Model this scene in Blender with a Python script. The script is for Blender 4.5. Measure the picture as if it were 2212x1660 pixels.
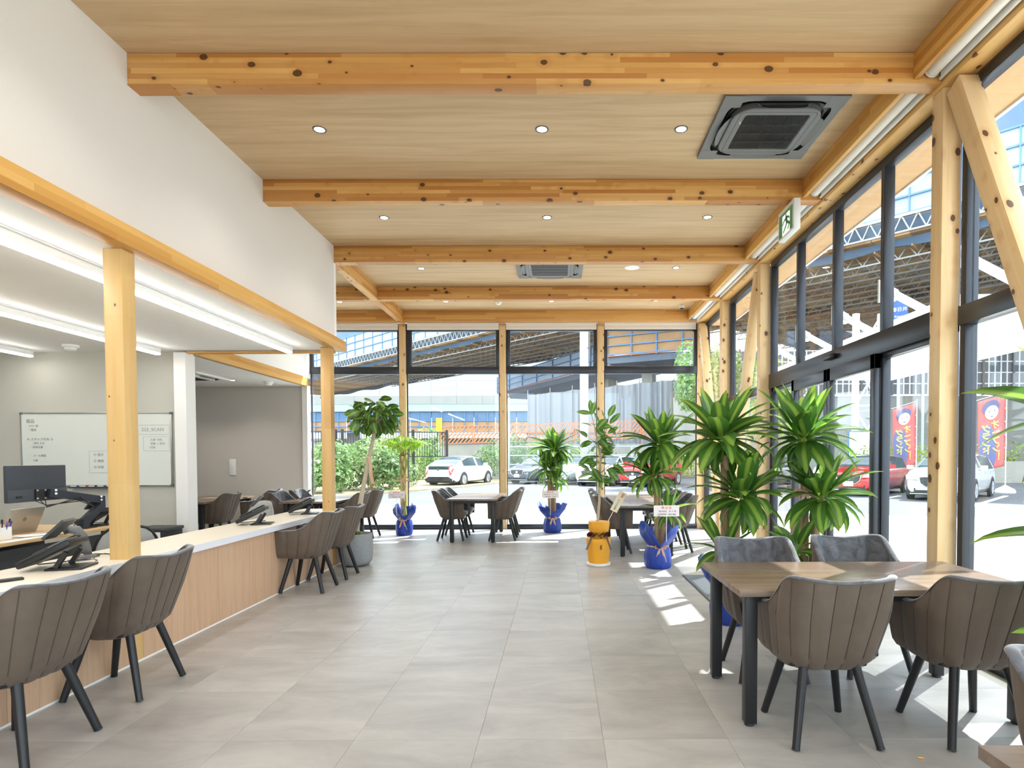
import bpy, bmesh, math, random
from mathutils import Vector, Matrix, Euler
for o in list(bpy.data.objects): bpy.data.objects.remove(o)
SC = bpy.context.scene
COL = SC.collection
R = math.radians
rnd = random.Random(7)
# ------------------------------------------------------------------ camera
F_, CX_, CY_, PT, YW, RL, CH = 1285., 1212.84, 1021.91, .027, .0035, .0031, 1.3624
fw = Vector((math.sin(YW)*math.cos(PT), math.cos(YW)*math.cos(PT), -math.sin(PT)))
rt = Vector((math.cos(YW), -math.sin(YW), 0)); dn = fw.cross(rt)
rr = math.cos(RL)*rt + math.sin(RL)*dn; dd = -math.sin(RL)*rt + math.cos(RL)*dn
cam_d = bpy.data.cameras.new('camera'); cam = bpy.data.objects.new('camera', cam_d); COL.objects.link(cam)
M = Matrix.Identity(4)
for i in range(3):
    M[i][0] = rr[i]; M[i][1] = -dd[i]; M[i][2] = -fw[i]
M[0][3], M[1][3], M[2][3] = 0, 0, CH
cam.matrix_world = M
cam_d.sensor_width = 36; cam_d.sensor_fit = 'HORIZONTAL'; cam_d.lens = 36*F_/2212
cam_d.shift_x = -(CX_-1106)/2212; cam_d.shift_y = (CY_-830)/2212
cam_d.clip_start = .05; cam_d.clip_end = 900
SC.camera = cam
# ------------------------------------------------------------------ world, sun, exposure
W = bpy.data.worlds.new('sky'); SC.world = W; W.use_nodes = True
bg = W.node_tree.nodes['Background']
bg.inputs[0].default_value = (.86, .93, 1, 1); bg.inputs[1].default_value = 1.6
sd = bpy.data.lights.new('sun', 'SUN'); sd.energy = 4.2; sd.angle = R(.6); sd.color = (1, .96, .9)
so = bpy.data.objects.new('sun', sd); COL.objects.link(so)
so.rotation_euler = Vector((-.62, -.52, -1.0)).to_track_quat('-Z', 'Y').to_euler()
so.location = (20, 20, 40)
VS = SC.view_settings
SC.display_settings.display_device = 'sRGB'
VS.view_transform = 'Standard'; VS.look = 'None'; VS.gamma = 1; VS.use_curve_mapping = False
VS.exposure = 1.8
def area(name, loc, size, sizey, power, rot=(0, 0, 0), col=(1, 1, 1)):
    d = bpy.data.lights.new(name, 'AREA'); d.shape = 'RECTANGLE'; d.size = size; d.size_y = sizey; d.energy = power; d.color = col
    o = bpy.data.objects.new(name, d); COL.objects.link(o); o.location = loc; o.rotation_euler = rot
    return o
# ------------------------------------------------------------------ mesh helpers
class MB:
    def __init__(s): s.v = []; s.f = []; s.m = []
    def add(s, vs, fs, mi=0):
        o = len(s.v); s.v += [tuple(p) for p in vs]; s.f += [tuple(i+o for i in f) for f in fs]; s.m += [mi]*len(fs); return s
    def box(s, x0, x1, y0, y1, z0, z1, mi=0, b=0):
        if b > 0:
            bm = bmesh.new(); bmesh.ops.create_cube(bm, size=1)
            for v in bm.verts: v.co = ((x0+x1)/2+v.co.x*(x1-x0), (y0+y1)/2+v.co.y*(y1-y0), (z0+z1)/2+v.co.z*(z1-z0))
            bmesh.ops.bevel(bm, geom=bm.edges[:], offset=b, segments=2, affect='EDGES', profile=.5)
            bm.verts.index_update()
            s.add([v.co[:] for v in bm.verts], [[v.index for v in f.verts] for f in bm.faces], mi); bm.free(); return s
        vs = [(x, y, z) for z in (z0, z1) for y in (y0, y1) for x in (x0, x1)]
        return s.add(vs, [(0, 2, 3, 1), (4, 5, 7, 6), (0, 1, 5, 4), (2, 6, 7, 3), (0, 4, 6, 2), (1, 3, 7, 5)], mi)
    def obox(s, c, sz, M=None, mi=0):
        hx, hy, hz = sz[0]/2, sz[1]/2, sz[2]/2
        t = MB().box(-hx, hx, -hy, hy, -hz, hz)
        M = M or Matrix.Identity(3)
        return s.add([Vector(c)+M@Vector(p) for p in t.v], t.f, mi)
    def bar(s, a, b, w, h=None, mi=0, up=(0, 0, 1)):
        a = Vector(a); b = Vector(b); h = h or w; z = (b-a).normalized(); u = Vector(up)
        if abs(z.dot(u)) > .98: u = Vector((1, 0, 0))
        x = z.cross(u).normalized(); y = x.cross(z)
        vs = [p+x*w/2*i+y*h/2*j for p in (a, b) for i, j in ((-1, -1), (1, -1), (1, 1), (-1, 1))]
        return s.add(vs, [(3, 2, 1, 0), (4, 5, 6, 7), (0, 1, 5, 4), (1, 2, 6, 5), (2, 3, 7, 6), (3, 0, 4, 7)], mi)
    def tube(s, pts, r, n=8, mi=0, cap=True):
        pts = [Vector(p) for p in pts]; k = len(pts); rs = r if isinstance(r, (list, tuple)) else [r]*k
        vs = []; prev = None
        for i, p in enumerate(pts):
            t = (pts[min(i+1, k-1)]-pts[max(i-1, 0)]).normalized()
            if prev is None:
                x = t.cross(Vector((0, 0, 1)))
                if x.length < .1: x = t.cross(Vector((1, 0, 0)))
            else: x = prev-t*prev.dot(t)
            x.normalize(); prev = x; y = t.cross(x)
            vs += [p+(x*math.cos(a*2*math.pi/n)+y*math.sin(a*2*math.pi/n))*rs[i] for a in range(n)]
        fs = [(i*n+a, i*n+(a+1) % n, (i+1)*n+(a+1) % n, (i+1)*n+a) for i in range(k-1) for a in range(n)]
        if cap: fs += [tuple(range(n-1, -1, -1)), tuple((k-1)*n+a for a in range(n))]
        return s.add(vs, fs, mi)
    def lathe(s, prof, n=24, c=(0, 0, 0), mi=0, wob=None):
        vs = []
        for j, (r, z) in enumerate(prof):
            for a in range(n):
                q = a*2*math.pi/n; rr_ = r*(wob(j, q) if wob else 1)
                vs.append((c[0]+rr_*math.cos(q), c[1]+rr_*math.sin(q), c[2]+z))
        k = len(prof)
        fs = [(i*n+a, i*n+(a+1) % n, (i+1)*n+(a+1) % n, (i+1)*n+a) for i in range(k-1) for a in range(n)]
        fs += [tuple(range(n-1, -1, -1)), tuple((k-1)*n+a for a in range(n))]
        return s.add(vs, fs, mi)
    def grid(s, f, nu, nv, mi=0, flip=False):
        vs = [f(i/nu, j/nv) for j in range(nv+1) for i in range(nu+1)]
        w = nu+1
        fs = [(j*w+i, j*w+i+1, (j+1)*w+i+1, (j+1)*w+i) for j in range(nv) for i in range(nu)]
        if flip: fs = [f_[::-1] for f_ in fs]
        return s.add(vs, fs, mi)
    def prism(s, poly, d, mi=0):   # poly: list of 3D points, d: extrusion vector
        n = len(poly); p = [Vector(q) for q in poly]; d = Vector(d)
        return s.add(p+[q+d for q in p], [tuple(range(n-1, -1, -1)), tuple(range(n, 2*n))]+[(i, (i+1) % n, n+(i+1) % n, n+i) for i in range(n)], mi)
    def xf(s, M):
        s.v = [tuple(M@Vector(p)) for p in s.v]; return s
    def mesh(s, name, mats, smooth=False):
        me = bpy.data.meshes.new(name); me.from_pydata(s.v, [], s.f)
        for m in (mats if isinstance(mats, (list, tuple)) else [mats]): me.materials.append(m)
        if any(s.m): me.polygons.foreach_set('material_index', s.m)
        if smooth:
            me.polygons.foreach_set('use_smooth', [True]*len(s.f))
            if smooth is not True: me.set_sharp_from_angle(angle=smooth)
        me.update(); return me
    def build(s, name, mats, parent=None, smooth=False, loc=None):
        return link(name, s.mesh(name, mats, smooth), parent, loc)
def link(name, me, parent=None, loc=None):
    o = bpy.data.objects.new(name, me); COL.objects.link(o)
    if parent: o.parent = parent
    if loc is not None: o.location = loc
    return o
def box(name, mat, x0, x1, y0, y1, z0, z1, parent=None, b=0):
    return MB().box(x0, x1, y0, y1, z0, z1, b=b).build(name, mat, parent, smooth=R(40) if b else False)
def thing(name, label, cat, loc=(0, 0, 0), rz=0, group=None):
    o = bpy.data.objects.new(name, None); COL.objects.link(o); o.empty_display_size = .1
    o.location = loc; o.rotation_euler = (0, 0, rz); return tag(o, label, cat, group)
def tag(o, label, cat, group=None):
    o['label'] = label; o['category'] = cat
    if group: o['group'] = group
    return o
def struct(o): o['kind'] = 'structure'; return o
def dup(root, loc=None, rz=None, label=None, group=None):
    c = root.copy(); COL.objects.link(c)
    if loc is not None: c.location = loc
    if rz is not None: c.rotation_euler = (0, 0, rz)
    if label: c['label'] = label
    if group: c['group'] = group
    for ch in list(root.children):
        d = ch.copy(); COL.objects.link(d); d.parent = c
        for g in list(ch.children):
            e = g.copy(); COL.objects.link(e); e.parent = d
    return c
FONT = None
def text_mb(txt, size, Mx, depth=.0006, mb=None, vertical=False, bold=0):
    cu = bpy.data.curves.new('t', 'FONT'); cu.size = size; cu.align_x = 'CENTER'; cu.align_y = 'CENTER'
    cu.body = '\n'.join(txt) if vertical else txt; cu.space_line = .86; cu.extrude = depth; cu.resolution_u = 2; cu.offset = bold
    o = bpy.data.objects.new('t', cu); COL.objects.link(o)
    dg = bpy.context.evaluated_depsgraph_get(); ev = o.evaluated_get(dg); me = ev.to_mesh()
    mb = mb or MB()
    mb.add([Mx@v.co for v in me.vertices], [tuple(p.vertices) for p in me.polygons])
    ev.to_mesh_clear(); bpy.data.objects.remove(o); bpy.data.curves.remove(cu)
    return mb
def frame(o, x, y):   # matrix from origin, x axis, y axis
    x = Vector(x).normalized(); y = Vector(y).normalized(); z = x.cross(y)
    m = Matrix.Identity(4)
    for i in range(3): m[i][0] = x[i]; m[i][1] = y[i]; m[i][2] = z[i]; m[i][3] = o[i]
    return m
# ------------------------------------------------------------------ materials
def lin(r, g, b):
    return tuple((c/255/12.92 if c <= 10.3 else ((c/255+.055)/1.055)**2.4) for c in (r, g, b))+(1,)
class NT:
    def __init__(s, name):
        s.m = bpy.data.materials.new(name); s.m.use_nodes = True; s.t = s.m.node_tree; s.b = s.t.nodes['Principled BSDF']
    def n(s, typ, **kw):
        nd = s.t.nodes.new(typ)
        for k, v in kw.items():
            if k.startswith('i_'):
                key = k[2:]; nd.inputs[int(key) if key.isdigit() else key].default_value = v
            else: setattr(nd, k, v)
        return nd
    def l(s, a, b): s.t.links.new(a, b)
    def math(s, op, a, b=None, c=None):
        nd = s.n('ShaderNodeMath', operation=op)
        for i, x in enumerate((a, b, c)):
            if x is None: continue
            if isinstance(x, (int, float)): nd.inputs[i].default_value = x
            else: s.l(x, nd.inputs[i])
        return nd.outputs[0]
    def mix(s, f, a, b, bl='MIX'):
        nd = s.n('ShaderNodeMix', data_type='RGBA', blend_type=bl)
        for i, x in ((0, f), (6, a), (7, b)):
            if isinstance(x, (int, float, tuple)): nd.inputs[i].default_value = x
            else: s.l(x, nd.inputs[i])
        return nd.outputs[2]
    def ramp(s, f, stops):
        nd = s.n('ShaderNodeValToRGB'); e = nd.color_ramp.elements
        while len(e) < len(stops): e.new(.5)
        for q, (p, c) in zip(e, stops): q.position = p; q.color = c
        s.l(f, nd.inputs[0]); return nd.outputs[0]
    def coords(s, scale=(1, 1, 1), rand=0, kind='Object'):
        tc = s.n('ShaderNodeTexCoord'); mp = s.n('ShaderNodeMapping'); mp.inputs[3].default_value = scale
        s.l(tc.outputs[kind], mp.inputs[0])
        if rand:
            oi = s.n('ShaderNodeObjectInfo'); cb = s.n('ShaderNodeCombineXYZ')
            for i in range(3): s.l(s.math('MULTIPLY', oi.outputs['Random'], rand*(i+1)), cb.inputs[i])
            s.l(cb.outputs[0], mp.inputs[1])
        return mp.outputs[0]
    def noise(s, co, scale=5, detail=4, rough=.5, dist=0):
        nd = s.n('ShaderNodeTexNoise', i_Scale=scale, i_Detail=detail, i_Roughness=rough, i_Distortion=dist); s.l(co, nd.inputs['Vector']); return nd.outputs[0]
    def bump(s, h, st=.2, d=.01):
        nd = s.n('ShaderNodeBump'); nd.inputs['Strength'].default_value = st; nd.inputs['Distance'].default_value = d
        s.l(h, nd.inputs['Height']); s.l(nd.outputs[0], s.b.inputs['Normal'])
    def base(s, c):
        if isinstance(c, tuple): s.b.inputs['Base Color'].default_value = c
        else: s.l(c, s.b.inputs['Base Color'])
    def p(s, **kw):
        for k, v in kw.items(): s.b.inputs[k.replace('_', ' ')].default_value = v
        return s
def plain(name, c, rough=.5, metal=0, var=.06, sc=12, bump=0, **kw):
    t = NT(name); co = t.coords(rand=3)
    n = t.noise(co, sc, 3)
    t.base(t.mix(n, tuple(x*(1-var) for x in c[:3])+(1,), tuple(min(1, x*(1+var)) for x in c[:3])+(1,)))
    t.p(Roughness=rough, Metallic=metal, **kw)
    if bump: t.bump(t.noise(co, sc*8, 2), bump, .004)
    return t.m
def wood(name, axis, c1, c2, c3, lam=0, knots=0, rough=.45, gs=1):
    """axis: grain axis; c1 light, c2 mid, c3 dark strip; lam: lamination thickness; knots: knot radius factor"""
    t = NT(name)
    sx = [9*gs, 9*gs, 9*gs]; sx['XYZ'.index(axis)] = .55*gs
    co = t.coords((1, 1, 1), rand=2.3)
    mp = t.n('ShaderNodeMapping'); mp.inputs[3].default_value = sx; t.l(co, mp.inputs[0]); g = mp.outputs[0]
    n1 = t.noise(g, 2.2, 5, .6, .6)
    n2 = t.noise(g, 9, 3, .6)
    c = t.ramp(n1, [(.3, c2), (.62, c1)])
    c = t.mix(t.math('MULTIPLY', n2, .35), c, c2)
    if lam:
        sep = t.n('ShaderNodeSeparateXYZ'); t.l(co, sep.inputs[0])
        o = {'X': ('Z', 'X', 'Y'), 'Y': ('Z', 'Y', 'X'), 'Z': ('X', 'Z', 'Y')}[axis]
        a = t.math('FLOOR', t.math('DIVIDE', sep.outputs[o[0]], lam))
        wn0 = t.n('ShaderNodeTexWhiteNoise', noise_dimensions='1D'); t.l(a, wn0.inputs['W'])
        L = t.math('FLOOR', t.math('ADD', t.math('DIVIDE', sep.outputs[o[1]], 1.1), t.math('MULTIPLY', wn0.outputs[0], 7)))
        cb = t.n('ShaderNodeCombineXYZ'); t.l(a, cb.inputs[0]); t.l(L, cb.inputs[1])
        wn = t.n('ShaderNodeTexWhiteNoise', noise_dimensions='3D'); t.l(cb.outputs[0], wn.inputs['Vector'])
        c = t.mix(t.math('MULTIPLY', t.math('POWER', wn.outputs[0], 1.7), .95), c, c3)
        fr = t.math('FRACT', t.math('DIVIDE', sep.outputs[o[0]], lam))
        c = t.mix(t.math('MULTIPLY', t.math('LESS_THAN', fr, .06), .25), c, c3)
    if knots:
        km = t.n('ShaderNodeMapping'); ks = [1, 1, 1]; ks['XYZ'.index(axis)] = .7; km.inputs[3].default_value = ks; t.l(co, km.inputs[0])
        vo = t.n('ShaderNodeTexVoronoi', i_Scale=9.5); t.l(km.outputs[0], vo.inputs['Vector'])
        nn = t.noise(co, 30, 2)
        d = t.math('ADD', vo.outputs['Distance'], t.math('MULTIPLY', t.math('SUBTRACT', nn, .5), .06))
        sp = t.n('ShaderNodeSeparateColor'); t.l(vo.outputs['Color'], sp.inputs[0])
        rad = t.math('MULTIPLY', t.math('ADD', sp.outputs[0], .35), .16*knots)
        k = t.math('LESS_THAN', d, rad)
        halo = t.math('MULTIPLY', t.math('SMOOTH_MIN', t.math('MAXIMUM', t.math('SUBTRACT', 1.0, t.math('DIVIDE', d, t.math('MULTIPLY', rad, 2.4))), 0), 1, .1), .6)
        c = t.mix(halo, c, c3)
        c = t.mix(t.math('MULTIPLY', k, .92), c, lin(78, 45, 22))
    t.base(c); t.p(Roughness=rough)
    t.bump(n2, .08, .002)
    return t.m
B1, B2, B3 = lin(222, 176, 108), lin(206, 152, 82), lin(176, 112, 48)
beam_x = wood('pine_beam_x', 'X', B1, B2, B3, .035, 1)
beam_y = wood('pine_beam_y', 'Y', B1, B2, B3, .035, .9)
post_z = wood('pine_post_z', 'Z', lin(232, 204, 160), lin(220, 184, 130), lin(184, 130, 78), 0, 1)
glu_y = wood('laminated_board_y', 'Y', lin(226, 180, 106), lin(216, 164, 84), lin(196, 138, 62), .045, 0)
glu_x = wood('laminated_board_x', 'X', lin(220, 172, 102), lin(208, 154, 82), lin(186, 126, 60), .04, 0)
glu_z = wood('laminated_post_z', 'Z', lin(224, 190, 132), lin(214, 174, 108), lin(200, 150, 84), .12, .35)
ceil_m = wood('oak_print_ceiling', 'X', lin(210, 182, 144), lin(186, 156, 116), lin(150, 120, 86), 0, 0, .6, .6)
soff_m = wood('oak_print_soffit', 'X', lin(224, 186, 140), lin(212, 168, 118), lin(180, 138, 92), .19, 0, .6, .6)
panel_m = wood('counter_panel_wood', 'Z', lin(206, 172, 142), lin(190, 154, 124), lin(168, 132, 102), 0, 0, .5, 1.6)
table_m = wood('walnut_table_top', 'X', lin(132, 114, 98), lin(108, 90, 76), lin(82, 66, 54), 0, 0, .27, 1.3)
table_y = wood('walnut_table_top_y', 'Y', lin(132, 114, 98), lin(108, 90, 76), lin(82, 66, 54), 0, 0, .27, 1.3)
desk_m = wood('desk_maple', 'Y', lin(214, 180, 132), lin(204, 168, 118), lin(180, 140, 96), 0, 0, .45)
white_wall = plain('white_wallpaper', lin(222, 216, 210), .85, 0, .02, 60, .15)
white_ceil = plain('white_office_ceiling', lin(238, 237, 234), .85, 0, .015, 50, .1)
grey_wall = plain('grey_green_wallpaper', lin(196, 194, 184), .85, 0, .04, 80, .2)
brown_wall = plain('greige_wallpaper', lin(204, 196, 188), .85, 0, .05, 80, .2)
white_pl = plain('white_plastic', lin(238, 238, 236), .4, 0, .02)
white_mt = plain('white_painted_metal', lin(240, 240, 240), .35, 0, .02)
black_al = plain('black_aluminium', lin(54, 58, 66), .3, .4, .06)
black_mt = plain('black_steel', lin(32, 33, 36), .42, .2, .1)
black_pl = plain('black_plastic', lin(30, 31, 33), .42, 0, .1)
dgrey_pl = plain('dark_grey_plastic', lin(62, 64, 66), .45, 0, .06)
mgrey_pl = plain('mid_grey_plastic', lin(106, 108, 110), .45, 0, .05)
steel = plain('brushed_steel', lin(190, 192, 194), .3, .9, .05)
white_top = plain('white_laminate', lin(236, 228, 212), .35, 0, .02)
white_edge = plain('white_edge_band', lin(226, 228, 236), .4, 0, .02)
faint_ink = plain('faint_marker_ink', lin(150, 153, 152), .7)
paper = plain('white_paper', lin(245, 245, 242), .8, 0, .02)
silver_pl = plain('silver_laptop', lin(186, 180, 168), .35, .5, .04)
whiteb_m = plain('whiteboard', lin(222, 226, 220), .25, 0, .01)
ink = plain('marker_ink', lin(90, 92, 96), .7)
blind_m = plain('roller_blind_fabric', lin(236, 231, 224), .8, 0, .02, 80)
concrete = plain('weathered_concrete', lin(150, 148, 140), .9, 0, .18, 1.2, .2)
concrete2 = plain('pale_concrete', lin(152, 152, 147), .9, 0, .1, .6, .1)
asphalt = plain('asphalt', lin(90, 92, 96), .9, 0, .1, 30, .3)
bright_ground_m = plain('overexposed_near_ground', lin(190, 188, 182), .9, 0, .06, 3, .1)  # paler colour paints in the overexposed look of the ground near the building
line_m = plain('road_paint', lin(250, 250, 248), .7, 0, .03)
tarp_blue = plain('blue_tarpaulin', lin(82, 112, 142), .6, 0, .18, .5)
tarp_pale = plain('pale_blue_sheeting', lin(158, 176, 196), .6, 0, .12, .8)
tarp_grey = plain('grey_mesh_sheeting', lin(136, 141, 147), .8, 0, .08, .6)
scaf_m = plain('scaffold_steel', lin(150, 152, 150), .4, .5, .1)
scaf_b = plain('blue_scaffold_pipe', lin(90, 130, 172), .5, .2, .1)
board_m = wood('scaffold_boards', 'X', lin(206, 168, 122), lin(172, 134, 94), lin(120, 92, 64), .6, 0, .8, .25)
ply_m = plain('plywood', lin(170, 136, 100), .8, 0, .1, 1)
orange_m = plain('orange_lattice', lin(196, 124, 84), .7, 0, .1)
green_m = plain('pale_green_girder', lin(158, 186, 168), .6, 0, .05)
noise_m = plain('white_noise_barrier', lin(168, 170, 168), .6, 0, .05, .6)
dark_m = plain('dark_netting', lin(96, 108, 122), .8, 0, .3, .4)
def floor_mat():
    t = NT('grey_vinyl_tile'); co = t.coords(rand=11); mp = t.n('ShaderNodeMapping'); mp.inputs[3].default_value = (1, 2.2, 1); t.l(co, mp.inputs[0])
    a = t.noise(mp.outputs[0], 1.6, 6, .62, .5); b = t.noise(mp.outputs[0], 14, 4, .7)
    c = t.ramp(a, [(.28, lin(148, 146, 144)), (.5, lin(171, 169, 167)), (.72, lin(188, 186, 183))])
    c = t.mix(t.math('MULTIPLY', b, .3), c, lin(148, 146, 143))
    oi = t.n('ShaderNodeObjectInfo')
    hv = t.n('ShaderNodeHueSaturation'); t.l(t.math('ADD', .93, t.math('MULTIPLY', oi.outputs['Random'], .14)), hv.inputs['Value']); t.l(c, hv.inputs['Color'])
    t.base(hv.outputs[0]); t.l(t.math('ADD', .27, t.math('MULTIPLY', b, .16)), t.b.inputs['Roughness']); t.bump(b, .06, .002)
    return t.m
tile_m = floor_mat()
def glass_mat(name, tint=(.93, .96, .965), k=.9):
    t = NT(name); nt = t.t; nt.nodes.remove(t.b)
    tr = t.n('ShaderNodeBsdfTransparent'); tr.inputs[0].default_value = tint+(1,)
    gl = t.n('ShaderNodeBsdfGlossy'); gl.inputs['Roughness'].default_value = 0
    fr = t.n('ShaderNodeLayerWeight'); fr.inputs[0].default_value = .5
    mx = t.n('ShaderNodeMixShader'); t.l(t.math('ADD', t.math('MULTIPLY', t.math('POWER', fr.outputs['Facing'], 5), .9), .03), mx.inputs[0]); t.l(tr.outputs[0], mx.inputs[1]); t.l(gl.outputs[0], mx.inputs[2])
    t.l(mx.outputs[0], nt.nodes['Material Output'].inputs[0]); return t.m
glass = glass_mat('window_glass')
def frosted():
    t = NT('translucent_canopy_sheet'); t.t.nodes.remove(t.b); a = t.n('ShaderNodeBsdfTranslucent'); a.inputs[0].default_value = (.92, .94, .95, 1); b = t.n('ShaderNodeBsdfTransparent'); b.inputs[0].default_value = (.95, .96, .97, 1)
    m = t.n('ShaderNodeMixShader'); m.inputs[0].default_value = .66; t.l(a.outputs[0], m.inputs[1]); t.l(b.outputs[0], m.inputs[2]); t.l(m.outputs[0], t.t.nodes['Material Output'].inputs[0]); return t.m
frost_m = frosted()
def emit(name, c, s):
    t = NT(name); t.base(c); t.p(Emission_Color=c, Emission_Strength=s); return t.m
lamp_m = emit('downlight_diffuser', (1, .97, .9, 1), 4)
tube_m = emit('linear_light_diffuser', (1, .98, .93, 1), 7)
def leather():
    t = NT('taupe_suede_leather'); co = t.coords(rand=5)
    a = t.noise(co, 7, 5, .6, .4); c = t.mix(a, lin(80, 68, 58), lin(106, 92, 80)); t.base(c); t.p(Roughness=.62, Sheen_Weight=.08)
    t.bump(t.noise(co, 160, 2), .15, .002); return t.m
def velvet():
    t = NT('slate_grey_velvet'); co = t.coords(rand=5)
    a = t.noise(co, 9, 5, .65, 1.2); c = t.ramp(a, [(.35, lin(62, 64, 70)), (.65, lin(104, 107, 116))]); t.base(c); t.p(Roughness=.75, Sheen_Weight=.7, Sheen_Roughness=.4)
    return t.m
seam_m = plain('dark_seam_thread', lin(78, 66, 57), .7)
leather_m = leather(); velvet_m = velvet()
def leaf_mat(name, mid, edge, stripe=True, tl=.5):
    t = NT(name)
    tc = t.n('ShaderNodeTexCoord'); sep = t.n('ShaderNodeSeparateXYZ'); t.l(tc.outputs['Generated'], sep.inputs[0])
    d = t.math('ABSOLUTE', t.math('SUBTRACT', sep.outputs[0], .5))
    oi = t.n('ShaderNodeObjectInfo')
    n = t.noise(t.coords((40, 3, 3)), 2, 2)
    f = t.math('ADD', t.math('MULTIPLY', d, 3.2 if stripe else 2.2), t.math('MULTIPLY', t.math('SUBTRACT', n, .5), .4))
    c = t.ramp(f, [(.25, mid), (.55 if stripe else .3, edge)])
    hv = t.n('ShaderNodeHueSaturation'); t.l(t.math('ADD', .75, t.math('MULTIPLY', oi.outputs['Random'], .5)), hv.inputs['Value']); t.l(c, hv.inputs['Color'])
    t.base(hv.outputs[0]); t.p(Roughness=.35)
    tr = t.n('ShaderNodeBsdfTranslucent'); t.l(hv.outputs[0], tr.inputs[0])
    mx = t.n('ShaderNodeMixShader'); mx.inputs[0].default_value = tl; t.l(t.b.outputs[0], mx.inputs[1]); t.l(tr.outputs[0], mx.inputs[2])
    t.l(mx.outputs[0], t.t.nodes['Material Output'].inputs[0]); return t.m
drac_m = leaf_mat('striped_dracaena_leaf', lin(150, 184, 78), lin(80, 124, 54), True, .58)
fic_m = leaf_mat('ficus_leaf', lin(140, 172, 84), lin(84, 124, 52), False, .35)
rub_m = leaf_mat('rubber_plant_leaf', lin(150, 184, 96), lin(96, 140, 66), False, .4)
mon_m = leaf_mat('money_tree_leaf', lin(186, 214, 84), lin(140, 184, 62), False, .55)
hedge_m = leaf_mat('hedge_leaf', lin(150, 172, 112), lin(112, 144, 84), False, .35)
bark_m = wood('palm_cane_bark', 'Z', lin(186, 158, 126), lin(150, 120, 90), lin(110, 84, 60), 0, 0, .9, 2.2)
trunk_m = plain('pale_ficus_bark', lin(186, 172, 152), .9, 0, .2, 20, .4)
soil_m = plain('potting_soil', lin(70, 54, 42), .95, 0, .3, 60, .5)
foil_b = plain('blue_wrapping_foil', lin(24, 60, 156), .4, 0, .22, 30, .5)
foil_y = plain('yellow_wrapping_paper', lin(236, 168, 42), .55, 0, .08, 12, .3)
rib_t = plain('tan_satin_ribbon', lin(206, 166, 140), .35, 0, .08, 30)
rib_b = plain('brown_satin_ribbon', lin(84, 46, 36), .35, 0, .12, 30)
pot_m = plain('grey_stone_pot', lin(150, 154, 156), .9, 0, .22, 45, .9)
# ------------------------------------------------------------------ room shell
CEIL = 4.07
floor = struct(box('floor', concrete, -9.2, 3.0, -3, 11.3, -.2, -.004))
tm = MB().box(-.2994, .2994, -.2994, .2994, -.0035, 0).mesh('tile', tile_m)
for i in range(-9, 5):
    for j in range(-1, 15):
        x, y = .507+.6*i, 3.13+.6*j
        if x > 2.85 or y > 11.35: continue
        link('tile', tm, floor, (x, y, 0))
ceil = struct(box('ceiling', ceil_m, -2.88, 2.9, -3, 11.3, CEIL, CEIL+.15))
box('ceiling_panel', ceil_m, -4.72, -2.88, 7.7, 11.3, CEIL, CEIL+.15, ceil)
wl = struct(box('wall_left', white_wall, -3.0, -2.88, -3, 7.69, 2.725, CEIL))
oc = struct(box('ceiling_office', white_ceil, -9, -2.86, -3, 7.69, 2.722, 2.80))
wo = struct(box('wall_office', grey_wall, -9, -4.90, 7.68, 7.76, 0, 2.722))
struct(box('wall_office_side', grey_wall, -9.1, -9, -3, 11.3, 0, 2.8))
struct(box('wall_bulkhead', white_ceil, -9, -2.88, 7.69, 7.76, 2.80, CEIL))
struct(box('trim_1', white_ceil, -4.88, -4.73, 7.58, 7.78, 0, 2.70))
struct(box('wall_nook_upper', white_ceil, -4.72, -4.66, 7.76, 11.2, 2.84, CEIL))
struct(box('ceiling_nook', white_ceil, -9, -4.72, 7.76, 11.2, 2.685, 2.76))
struct(box('wall_far', brown_wall, -9, -4.76, 11.1, 11.2, 0, 2.70))
struct(box('trim_2', white_ceil, -4.76, -4.665, 11.06, 11.2, 0, 2.70))
struct(box('wall_back', white_wall, -9, -2.88, -3.1, -3, 0, CEIL))
# ------------------------------------------------------------------ beams and posts
def beam(label, mat, x0, x1, y0, y1, z0, z1, name='ceiling_beam', cat='beam', group=None):
    o = box(name, mat, x0, x1, y0, y1, z0, z1, b=.003); tag(o, label, cat, group); o['kind'] = 'thing'; return o
for k, lb in enumerate(['thick knotty pine ceiling beam nearest the camera, in front of the dark air conditioner',
                        'knotty pine ceiling beam directly behind the large dark air conditioner',
                        'pine ceiling beam at the end of the white wall, before the small far air conditioner',
                        'pine ceiling beam between the far air conditioner and the window wall']):
    y = 4.056+1.82*k; xl = -2.88 if k < 3 else -4.66
    beam(lb, beam_x, xl, 2.577, y, y+.12, 3.863, CEIL-.003)
    b2 = box('end_block', beam_x, xl, xl+.28, y-.002, y+.122, 3.858, 3.864)
    b2.parent = [o for o in COL.objects if o.name.startswith('ceiling_beam')][-1]
beam('edge-glued pine beam running along the head of the far windows', glu_x, -4.66, 2.42, 11.044, 11.16, 3.863, CEIL)
for y0, y1, lb in ((7.816, 9.516, 'short pine beam running away from the corner of the white wall'), (9.636, 11.044, 'short pine beam running on to the far window wall above the ficus')):
    beam(lb, beam_y, -2.99, -2.875, y0, y1, 3.863, CEIL)
beam('long yellow laminated lintel under the white wall above the reception counter', glu_y, -2.85, -2.73, -3, 7.69, 2.712, 2.845, 'lintel_beam')
beam('thin wooden cross beam between the office ceiling and the nook', glu_x, -4.725, -2.86, 7.60, 7.675, 2.69, 2.718, 'lintel_beam')
beam('yellow laminated beam sloping away in view over the meeting nook', glu_y, -4.74, -4.655, 7.76, 11.1, 2.685, 2.845, 'lintel_beam')
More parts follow.
